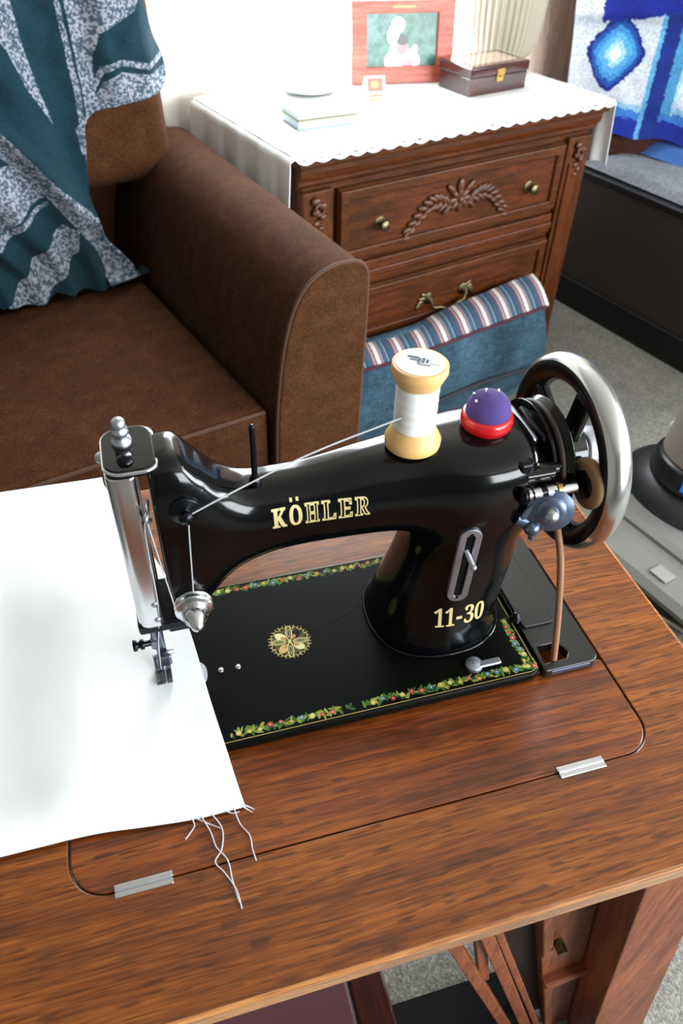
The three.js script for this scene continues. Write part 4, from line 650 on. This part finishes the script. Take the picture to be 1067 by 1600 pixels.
// lace runner
{
  const c = thing('lace_tablecloth', 'white lace runner with scalloped edge covering the chest of drawers', 'tablecloth', fromRoom(0, 0, 0), TURN);
  const X0 = DX0 - 0.022, X1 = DX1 + 0.022, nz = noise2(95, 12, 12);
  const y0 = -0.001;
  part('cloth_top', sheet(160, 30, (u, v) => { const x = mix(X0, X1, u); let w = mix(DB + 0.005, DF + 0.027, v); let y = y0 + 0.0012 * nz(u, v); if (v > 0.93) { const t = (v - 0.93) / 0.07, sc = Math.abs(Math.sin(u * Math.PI * 22)); y -= t * t * (0.006 + 0.007 * sc); w += t * 0.006; } return V(x, y, w); }, (u, v) => [u * 10, v * 5], 0.0018), M.lace, c);
  const fold = (x, s, len) => sheet(16, 60, (u, v) => { const w = mix(DB + 0.01, DF + 0.02, v), a = u * len, fr = 0.008 * Math.sin(v * 26) * u + 0.004 * Math.sin(v * 61) * u; return V(x + s * (Math.min(a, 0.012) + fr + 0.012 * u), y0 - (a < 0.012 ? a * a * 40 : 0.006 + a - 0.012) - 0.006 * Math.abs(Math.sin(v * 30)) * u, w + 0.01 * (v - 0.5) * u); }, (u, v) => [u * 2, v * 5], 0.0018);
  part('left_drop', fold(X0, -1, 0.19), M.lace, c); part('right_drop', fold(X1, 1, 0.17), M.lace, c);
}
// things on the dresser
const TOPY = 0.002;
{ // photo frame
  const f = thing('photo_frame', 'reddish wooden photo frame with a picture of two people outdoors', 'picture frame', fromRoom(0.94, TOPY, -1.527), TURN - 0.33);
  const fm = std(0xffffff, 0.45, 0, { map: woodTex(401, [206, 112, 90], [188, 94, 74], [160, 74, 58], [2, 2], 0.1) });
  const w = 0.288, h = 0.192, lean = g => { g.rotateX(-0.13); return g; };
  const s = new THREE.Shape(); s.moveTo(-w / 2, 0); s.lineTo(w / 2, 0); s.lineTo(w / 2, h); s.lineTo(-w / 2, h); s.closePath();
  const q = new THREE.Path(); q.moveTo(-0.101, 0.04); q.lineTo(-0.101, 0.163); q.lineTo(0.098, 0.163); q.lineTo(0.098, 0.04); q.closePath(); s.holes.push(q);
  part('frame', lean(metreUV(new THREE.ExtrudeGeometry(s, { depth: 0.012, bevelEnabled: true, bevelSize: 0.002, bevelThickness: 0.002, bevelOffset: -0.002, bevelSegments: 2 }), 'x')), fm, f);
  const pic = canvasTex(512, 320, (c, W, Hh) => { const g = c.createLinearGradient(0, 0, W, Hh); g.addColorStop(0, '#5c8088'); g.addColorStop(0.5, '#3f6a58'); g.addColorStop(1, '#4c7a70'); c.fillStyle = g; c.fillRect(0, 0, W, Hh); const r = seeded(9); for (let i = 0; i < 260; i++) { c.fillStyle = ['rgba(40,84,60,.35)', 'rgba(100,140,130,.25)', 'rgba(30,70,64,.35)'][i % 3]; c.beginPath(); c.arc(r() * W, r() * Hh, 6 + r() * 22, 0, 7); c.fill(); }
    const el = (x, y, a, b, f, t = 0) => { c.fillStyle = f; c.beginPath(); c.ellipse(x, y, a, b, t, 0, 7); c.fill(); };
    el(190, 290, 58, 62, '#dfe6f2'); el(300, 290, 90, 74, '#eef0f6'); el(300, 300, 44, 60, '#c98f98'); el(205, 210, 36, 44, '#cf8f8f'); el(262, 200, 40, 50, '#b8737a'); el(258, 158, 46, 34, '#3a3434', 0.3); el(195, 120, 42, 66, '#f6f7fa', 0.35); el(228, 70, 48, 46, '#fbfbfd'); el(345, 230, 26, 44, '#b4c4d4', 0.4); });
  part('photograph', lean(new THREE.PlaneGeometry(0.2, 0.124).translate(-0.0015, 0.1015, 0.006)), std(0xffffff, 0.3, 0, { map: pic }), f);
  const scr = canvasTex(256, 40, (c, W, Hh) => { c.fillStyle = '#000'; c.fillRect(0, 0, W, Hh); c.strokeStyle = '#fff'; c.lineWidth = 5; c.beginPath(); for (let i = 0; i < 40; i++) c.lineTo(14 + i * 5.8, 20 + (i % 2 ? 9 : -9) * (0.5 + 0.5 * Math.sin(i * 1.7))); c.stroke(); }, false);
  part('gilt_inscription', lean(new THREE.PlaneGeometry(0.07, 0.011).translate(0, 0.1775, 0.0145)), std(0xd8b070, 0.4, 0.3, { alphaMap: scr, transparent: true }), f);
  const st = metreUV(box(0.05, 0.15, 0.004, 0, 0.075, 0, 0.001), 'y'); st.rotateX(0.42); st.translate(0, 0, -0.078); part('stand', st, M.darkWood, f);
}
{ // small wooden box
  const b = thing('keepsake_box', 'small glossy dark wooden box with brass clasp in front of the lamp', 'box', fromRoom(1.112, TOPY, -1.384), TURN + 0.02);
  const m = std(0xffffff, 0.15, 0, { map: woodTex(421, [78, 34, 30], [54, 22, 20], [34, 13, 12], [3, 3], 0.2), clearcoat: 0.8, clearcoatRoughness: 0.08 });
  part('box_body', metreUV(box(0.202, 0.044, 0.13, 0, 0.022, 0, 0.003), 'x'), m, b);
  const lid = part('lid', metreUV(box(0.208, 0.026, 0.136, 0, 0.0572, 0, 0.005, 3), 'x'), m, b);
  part('clasp', join([box(0.026, 0.016, 0.004, 0, 0.052, 0.0692, 0.001), box(0.022, 0.014, 0.004, 0, 0.036, 0.0665, 0.001), rod(V(0, 0.042, 0.066), V(0, 0.042, 0.074), 0.003)]), M.brass, b, 'small brass clasp');
  part('inlay', metreUV(box(0.16, 0.0012, 0.09, 0, 0.0703, 0, 0.0004), 'x'), std(0x9a8474, 0.12, 0, { clearcoat: 0.8 }), lid);
}
{ // lamp
  const l = thing('table_lamp', 'cream ribbed table lamp on a gilt foot at the back of the chest', 'lamp', fromRoom(1.295, TOPY, -1.545), TURN);
  const prof = table([[0.028, 0.08], [0.04, 0.098], [0.07, 0.112], [0.13, 0.122], [0.22, 0.127], [0.32, 0.122], [0.40, 0.10], [0.44, 0.06]]);
  const nr = 360, g = sheet(nr, 40, (u, v) => { const y = mix(0.028, 0.44, v), a = u * 2 * Math.PI, R = prof(y)[1] * (1 + 0.014 * Math.sign(Math.sin(a * 45)) * Math.sqrt(Math.abs(Math.sin(a * 45)))); return V(-R * Math.cos(a), y, R * Math.sin(a)); }, (u, v) => [u, v]);
  part('ribbed_body', g, std(0x9c9280, 0.45, 0, { side: THREE.DoubleSide }), l, 'cream ribbed body');
  part('foot', lathe([[0, 0], [0.096, 0], [0.1, 0.005], [0.096, 0.012], [0.082, 0.016], [0.082, 0.024], [0.088, 0.03], [0.084, 0.036], [0, 0.036]], 48), M.brass, l, 'gilt foot');
  part('neck', lathe([[0, 0.43], [0.06, 0.436], [0.062, 0.446], [0.03, 0.45], [0.022, 0.50], [0, 0.50]], 32), M.brass, l);
  part('lamp_shade', lathe([[0.165, 0.46], [0.12, 0.70], [0.118, 0.70], [0.163, 0.46]], 48), std(0xefe6d2, 0.9, 0, { transmission: 0.3, side: THREE.DoubleSide }), l);
}
{ // glass jar
  const j = thing('glass_jar', 'large clear round glass jar with a little white sand on the left of the chest', 'jar', fromRoom(0.672, TOPY, -1.575), TURN);
  part('glass_body', lathe([[0, 0.003], [0.07, 0.003], [0.085, 0.01], [0.103, 0.05], [0.11, 0.1], [0.108, 0.16], [0.095, 0.2], [0.08, 0.22], [0.08, 0.235], [0.083, 0.237], [0.083, 0.22], [0.098, 0.2], [0.111, 0.16], [0.113, 0.1], [0.106, 0.05], [0.088, 0.008], [0.072, 0], [0, 0]], 56), M.glass, j);
  part('white_sand', lathe([[0, 0.005], [0.068, 0.0045], [0.084, 0.013], [0.097, 0.042], [0.06, 0.047], [0, 0.05]], 40), std(0xe6e8e2, 0.9), j);
}
{ // small pale box and leaning card
  const s = thing('trinket_box', 'pale blue and white flat box with a thin gold line near the lace edge', 'box', fromRoom(0.555, TOPY, -1.328), TURN - 0.1);
  const pm = std(0xb0c4cc, 0.4);
  part('box_base', box(0.155, 0.020, 0.10, 0, 0.010, 0, 0.004), pm, s); part('lid', box(0.158, 0.012, 0.103, 0, 0.0285, 0, 0.004), pm, s);
  part('gold_line', box(0.157, 0.0032, 0.102, 0, 0.0212, 0, 0.001), std(0x8a7440, 0.35, 0.5), s, 'thin gold line');
  const k = thing('greeting_card', 'small pink and yellow folded card standing in front of the photo frame', 'card', fromRoom(0.752, TOPY, -1.385), TURN - 0.3);
  const ct = canvasTex(128, 160, (c, w, h) => { c.fillStyle = '#f3e4d6'; c.fillRect(0, 0, w, h); c.fillStyle = '#dd8f86'; c.fillRect(18, 12, 92, 66); c.fillStyle = '#e8bd8a'; c.beginPath(); c.ellipse(62, 44, 28, 20, 0, 0, 7); c.fill(); c.fillStyle = '#c98a6a'; c.fillRect(20, 96, 88, 8); c.fillStyle = '#d8c070'; c.fillRect(20, 116, 70, 10); c.fillStyle = '#d0a0a0'; c.fillRect(20, 138, 80, 6); });
  const cg = new THREE.BoxGeometry(0.054, 0.072, 0.0012).translate(0, 0.036, 0).rotateX(-0.45).translate(0, 0.001, 0.031); part('card_front', cg, std(0xd8d8d8, 0.7, 0, { map: ct }), k);
  part('card_back', new THREE.BoxGeometry(0.054, 0.072, 0.0012).translate(0, 0.036, 0).rotateX(0.45).translate(0, 0.001, -0.031), M.white, k);
}
// denim floor cushion standing before the dresser
{
  const b = thing('floor_cushion', 'worn blue denim floor cushion with a striped border along its top', 'cushion', fromRoom(0, RY0, 0), TURN);
  const Y = y => y - RY0;
  const denim = (() => { const a = noise2(501, 200, 40), q = noise2(502, 8, 6), c = noise2(503, 40, 128); return dataTex(512, 512, (u, v) => lerp3([14, 34, 48], [80, 114, 130], clamp(0.25 * a(u, v) + 0.5 * q(u, v) + 0.3 * c(u, v) - 0.12, 0, 1))); })();
  const dm = std(0xffffff, 0.95, 0, { map: rep(denim, 2, 2) });
  const sag = x => -0.028 * Math.exp(-(((x - 0.68) / 0.16) ** 2)) - 0.018 * sstep(0.8, 0.5, x) + 0.014 * sstep(0.9, 1.12, x);
  const FW = -0.995, BW = -1.105;
  part('front_panel', sheet(60, 24, (u, v) => { const x = mix(0.36, 1.115, u), yt = -0.487 + 0.35 * sag(x), y = mix(-0.752, yt, v), bul = Math.sin(Math.PI * clamp(v, 0, 1)) * 0.03; return V(x + 0.012 * Math.sin(v * 3) * sstep(0.9, 1, u), y - RY0, FW + bul - 0.012 * Math.abs(Math.sin(x * 16)) * v); }, (u, v) => [u * 0.7, v * 0.3], 0.004), dm, b);
  const stripes = canvasTex(1024, 64, (c, w, h) => { c.fillStyle = '#3f5870'; c.fillRect(0, 0, w, h); const r = seeded(31); let x = 0; while (x < w) { const k = [['#3c546c', 20], ['#8d4a50', 5], ['#b6a2a0', 6], ['#5f2f3c', 6], ['#d8d4d2', 17], ['#6b3440', 5], ['#a89a9c', 5], ['#41586e', 18], ['#7f97a8', 5], ['#31485c', 10]]; for (const [f, n] of k) { c.fillStyle = f; c.fillRect(x, 0, n + 1, h); x += n; } } });
  part('striped_border', sheet(80, 12, (u, v) => { const x = mix(0.36, 1.13, u), yf = -0.487 + 0.35 * sag(x), yb = -0.452 + sag(x), w = mix(FW, BW, v), y = mix(yf, yb, v) + 0.012 * Math.sin(Math.PI * v); return V(x + 0.045 * v * 0.6, y - RY0, w); }, (u, v) => [u, v], 0.004), std(0xffffff, 0.95, 0, { map: stripes }), b, 'dark red, white and blue striped border');
  part('piping', tube(Array.from({ length: 40 }, (_, i) => { const x = mix(0.36, 1.115, i / 39); return V(x, -0.487 + 0.35 * sag(x) - RY0, FW + 0.004); }), 0.0045, 160, 6), std(0x4a2030, 0.9), b, 'dark red piping');
  part('seam', tube(Array.from({ length: 30 }, (_, i) => { const x = mix(0.62, 1.1, i / 29); return V(x, -0.655 + 0.01 * Math.sin(x * 9) - RY0, FW + 0.034); }), 0.006, 120, 6), std(0x2a2c34, 0.9), b);
  part('side_panel', metreUV(box(0.03, 0.26, 0.09, 1.115, Y(-0.62), -1.045, 0.014, 4), 'y'), dm, b);
  part('back_panel', metreUV(box(0.76, 0.28, 0.03, 0.745, Y(-0.615), -1.085, 0.012, 4), 'x'), dm, b);
  part('stuffing_base', metreUV(box(0.74, 0.02, 0.1, 0.74, 0.012, -1.04, 0.006), 'x'), dm, b);
}
// black stand by the right wall with folded blankets
{
  const s = thing('black_stand', 'low black wooden stand on the floor beside the chest of drawers', 'stand', fromRoom(0, RY0, 0), TURN);
  const X0 = 1.615, X1 = 2.3, W0 = -1.6, W1 = -0.35, cx = (X0 + X1) / 2, cw = (W0 + W1) / 2;
  const m = std(0x2a2422, 0.6);
  part('stand_body', box(X1 - X0 - 0.01, 0.36, W1 - W0 - 0.01, cx, 0.265, cw, 0.004), m, s);
  part('stand_top', box(X1 - X0 + 0.012, 0.02, W1 - W0 + 0.012, cx, 0.45, cw, 0.006), std(0x141214, 0.4), s);
  part('plinth', box(X1 - X0 + 0.016, 0.10, W1 - W0 + 0.016, cx, 0.05, cw, 0.004), std(0x040404, 0.5), s);
  const q = thing('grey_blanket', 'folded grey blue blanket lying on the black stand below the quilt', 'blanket', fromRoom(1.80, -0.299, -1.08), TURN);
  const nb = noise2(611, 8, 8);
  const bt = clothTex(612, [86, 92, 104], [150, 152, 152], 128, 40);
  part('fold', sheet(40, 50, (u, v) => { const x = mix(-0.165, 0.36, u), z = mix(-0.36, 0.62, v), e = sstep(0, 0.06, u) * sstep(1, 0.94, u) * sstep(0, 0.05, v) * sstep(1, 0.95, v); return V(x, (0.004 + 0.016 * e) + 0.010 * nb(u, v) * e, z); }, (u, v) => [u * 2, v * 4], 0).scale(1, 1, 1), std(0xffffff, 1, 0, { map: bt, side: THREE.DoubleSide }), q);
  part('underside', box(0.5, 0.01, 0.95, 0.095, 0.006, 0.13, 0.004), std(0x6a7078, 1), q);
  const r = thing('blue_blanket', 'folded blue blanket on top of the grey one on the stand', 'blanket', fromRoom(1.985, -0.272, -1.12), TURN);
  part('fold', sheet(40, 40, (u, v) => { const x = mix(-0.165, 0.17, u), z = mix(-0.26, 0.42, v), e = sstep(0, 0.1, u) * sstep(1, 0.9, u) * sstep(0, 0.08, v) * sstep(1, 0.92, v); return V(x + 0.05 * v, (0.003 + 0.04 * e) + 0.012 * nb(v, u) * e, z); }, (u, v) => [u, v], 0), std(0x3f66a8, 1, 0, { side: THREE.DoubleSide }), r);
  part('underside', box(0.3, 0.012, 0.6, 0.02, 0.008, 0.08, 0.004), std(0x2c4a80, 1), r);
}
// crocheted quilt over a wooden chest-back
{
  const dir = V(0.6, 0, 0.8), nrm = V(-0.8, 0, 0.6), O = V(1.72, 0, -1.45);
  const yaw = Math.atan2(nrm.x, nrm.z);
  const k = thing('wooden_box', 'brown wooden chest on the black stand behind the hanging quilt', 'chest', fromRoom(O.x, -0.30, O.z), TURN + yaw);
  part('box_body', metreUV(box(0.52, 0.5, 0.26, 0.2, 0.25, -0.155, 0.008), 'x'), std(0xc8a890, 0.5, 0, { map: rep(dresserWood, 3, 3) }), k);
  part('lid', metreUV(box(0.54, 0.03, 0.28, 0.2, 0.515, -0.155, 0.01), 'x'), M.plainWood, k);
  const q = thing('crochet_quilt', 'white and blue crocheted quilt with diamond motifs hanging over a wooden chest', 'quilt', fromRoom(O.x, 0, O.z), TURN + yaw);
  const h0 = -0.17, h1 = 0.50, y0 = -0.215, y1 = 0.34;
  const tex = (() => { const W = 1024, Hh = 848, n1 = noise2(701, 128, 106), n2 = noise2(702, 256, 212), fl = seeded(703);
    const c2 = document.createElement('canvas'); c2.width = W; c2.height = Hh; const c = c2.getContext('2d'); const X = h => (h - h0) / (h1 - h0) * W, Yc = y => (1 - (y - y0) / (y1 - y0)) * Hh, S = W / (h1 - h0);
    c.fillStyle = '#ccd3de'; c.fillRect(0, 0, W, Hh);
    const dia = (cx, cy, rx, ry) => { const cols = ['#10207a', '#1c4fa0', '#3f8ccc', '#58a8dc', '#9fd0ea', '#eef4f8'], rr = [1, 0.86, 0.72, 0.56, 0.36, 0.2]; cols.forEach((f, i) => { c.fillStyle = f; c.beginPath(); const a = rx * rr[i], b = ry * rr[i]; const bul = i ? 0.70 : 0.66; c.moveTo(X(cx), Yc(cy + b)); c.quadraticCurveTo(X(cx + a * bul), Yc(cy + b * bul), X(cx + a), Yc(cy)); c.quadraticCurveTo(X(cx + a * bul), Yc(cy - b * bul), X(cx), Yc(cy - b)); c.quadraticCurveTo(X(cx - a * bul), Yc(cy - b * bul), X(cx - a), Yc(cy)); c.quadraticCurveTo(X(cx - a * bul), Yc(cy + b * bul), X(cx), Yc(cy + b)); c.fill(); }); };
    dia(-0.008, 0.018, 0.09, 0.108); dia(0.33, 0.018, 0.1, 0.108);
    // bands: bottom, and the upright band between the squares
    const band = (xa, ya, xb, yb, f) => { c.fillStyle = f; c.fillRect(X(xa), Yc(yb), (xb - xa) * S, (yb - ya) * S); };
    band(-0.2, -0.215, 0.5, -0.160, '#13278c'); band(-0.2, -0.160, 0.5, -0.135, '#3a78c4'); band(-0.2, -0.135, 0.5, -0.118, '#8fc0e0');
    band(0.108, -0.215, 0.122, 0.34, '#5fa8d4'); band(0.122, -0.215, 0.168, 0.34, '#142a80'); band(0.168, -0.14, 0.198, 0.34, '#4a94c4'); band(0.198, -0.14, 0.208, 0.34, '#a8d0e4');
    c.fillStyle = '#101f88'; c.beginPath(); c.moveTo(X(-0.08), Yc(0.34)); c.lineTo(X(-0.068), Yc(0.10)); c.lineTo(X(0.05), Yc(0.112)); c.lineTo(X(0.15), Yc(0.145)); c.lineTo(X(0.5), Yc(0.24)); c.lineTo(X(0.5), Yc(0.34)); c.fill();
    const key = c.getImageData(0, 0, W, Hh).data;
    return dataTex(W, Hh, (u, v, i, j) => { const sx = clamp(i + ((n1(u, v) - 0.5) * 14 | 0), 0, W - 1), sy = clamp(Hh - 1 - j + ((n1(v, u) - 0.5) * 18 | 0), 0, Hh - 1), o = (sy * W + sx) * 4, f = 0.78 + 0.36 * n2(u, v) * (0.7 + 0.3 * fl()); return [key[o] * f, key[o + 1] * f, key[o + 2] * f]; }); })();
  tex.wrapS = tex.wrapT = THREE.ClampToEdgeWrapping; tex.repeat.set(1, 1);
  const nq = noise2(711, 14, 10);
  const g = sheet(80, 70, (u, v) => { const h = mix(h0, h1, u) + 0.03 * (1 - v) * (1 - u) * 1.6, y = mix(y0, y1, v); return V(h, y + 0.006 * Math.sin(h * 40) * (1 - v), 0.012 + 0.012 * nq(u, v) + 0.008 * Math.sin(h * 24 + 1) * (1 - v) + 0.018 * sstep(0.56, 0.62, v + 0.1 * (0.3 - u))); }, (u, v, p) => [clamp((mix(h0, h1, u) - h0 + 0.03 * (1 - v) * (1 - u) * 1.6) / (h1 - h0), 0, 1), v], 0.007);
  part('quilt_panel', g, std(0xffffff, 1, 0, { map: tex, side: THREE.DoubleSide }), q);
  part('top_fold', sheet(40, 10, (u, v) => V(mix(h0, h1, u), y1 + 0.012 * Math.sin(v * Math.PI) - 0.0 , 0.025 - 0.2 * v), (u, v) => [0.3, 0.95], 0.007), std(0x14258a, 1, 0, { side: THREE.DoubleSide }), q);
}
// upright vacuum cleaner
{
  const v = thing('vacuum_cleaner', 'grey upright vacuum cleaner with blue badge standing on the carpet', 'vacuum cleaner', fromRoom(0, RY0, 0), TURN);
  const grey = std(0x6c6b66, 0.5), dark = std(0x26262a, 0.4), mid = std(0x6a6966, 0.5), clear = std(0x8e857a, 0.3, 0, { clearcoat: 0.4 });
  // nozzle: section in x/y swept along w
  const sec = (pts, w0, w1) => { const s = new THREE.Shape(); pts.forEach(([x, y], i) => i ? s.lineTo(x, y) : s.moveTo(x, y)); s.closePath(); return new THREE.ExtrudeGeometry(s, { depth: w1 - w0 - 0.016, bevelEnabled: true, bevelSize: 0.008, bevelOffset: -0.008, bevelThickness: 0.008, bevelSegments: 4 }).translate(0, 0, w0 + 0.008); };
  part('nozzle', sec([[0.80, 0.012], [0.775, 0.03], [0.725, 0.04], [0.722, 0.055], [0.74, 0.068], [0.80, 0.074], [0.83, 0.08], [1.05, 0.085], [1.05, 0.012]], -0.52, -0.02), grey, v);
  part('nozzle_ridge', sec([[0.826, 0.07], [0.832, 0.088], [0.85, 0.096], [0.93, 0.102], [0.96, 0.085], [0.96, 0.07]], -0.515, -0.025), mid, v);
  part('bumper', sec([[0.795, 0.006], [0.772, 0.020], [0.740, 0.034], [0.748, 0.040], [0.83, 0.03], [0.83, 0.006]], -0.525, -0.015), std(0x3a3a3c, 0.6), v);
  part('nozzle_emblem', box(0.036, 0.003, 0.045, 0.775, 0.0735, -0.20, 0.001), std(0x84847e, 0.5), v);
  part('motor_hood', (() => { const g = new THREE.SphereGeometry(1, 40, 20, 0, Math.PI * 2, 0, Math.PI / 2); g.scale(0.15, 0.11, 0.2); g.translate(1.03, 0.075, -0.33); return g; })(), dark, v);
  part('collar', lathe([[0.08, 0], [0.122, 0.0], [0.126, 0.01], [0.124, 0.05], [0.112, 0.06], [0.08, 0.06]], 48).rotateZ(-0.14).translate(1.03, 0.145, -0.33), std(0x17171a, 0.35), v);
  const bl = box(0.003, 0.024, 0.042, -0.1255, 0.029, 0, 0.001); bl.rotateY(0.35); bl.rotateZ(-0.14); bl.translate(1.03, 0.145, -0.33);
  part('badge', bl, std(0x1c78d0, 0.4), v, 'small blue badge');
  part('dust_canister', lathe([[0, 0], [0.108, 0], [0.112, 0.01], [0.108, 0.18], [0.098, 0.32], [0.094, 0.36], [0.05, 0.37], [0, 0.37]], 48).rotateZ(-0.14).translate(1.035, 0.2, -0.33), clear, v, 'dusty grey canister');
  part('canister_lid', lathe([[0, 0.37], [0.092, 0.355], [0.1, 0.365], [0.1, 0.40], [0.06, 0.43], [0, 0.435]], 40).rotateZ(-0.14).translate(1.035, 0.2, -0.33), std(0xd8d8d4, 0.5), v);
  part('handle', rod(V(1.2, 0.66, -0.30), V(1.36, 1.1, -0.30), 0.016), dark, v);
  part('hose_clip', join([new THREE.SphereGeometry(0.014, 12, 10).translate(1.03, 0.235, -0.44), rod(V(1.03, 0.235, -0.44), V(1.07, 0.22, -0.38), 0.008)]), std(0xd0d0cc, 0.4), v);
  for (const w of [-0.49, -0.05]) part('wheel', lathe([[0, -0.012], [0.03, -0.012], [0.034, -0.006], [0.034, 0.006], [0.03, 0.012], [0, 0.012]], 24, 'z').translate(1.02, 0.034, w - 0.03 * Math.sign(w + 0.27) * -1), dark, v);
  const cd = thing('power_cord', 'thin light grey power cord lying on the carpet beside the vacuum cleaner', 'cord', fromRoom(0, RY0 + 0.005, 0), TURN);
  part('cable', tube([V(0.62, 0, -0.34), V(0.67, 0, -0.255), V(0.70, 0, -0.20), V(0.735, 0, -0.14), V(0.745, 0, -0.06), V(0.72, 0, 0.04), V(0.66, 0, 0.12)], 0.0042, 120, 8), std(0xc0c2bc, 0.5), cd);
}
scene.traverse(o => { if (o.isMesh) o.castShadow = o.receiveShadow = true; if (o.isLight && 'castShadow' in o) o.castShadow = !o.isRectAreaLight; });
renderer.render(scene, camera);
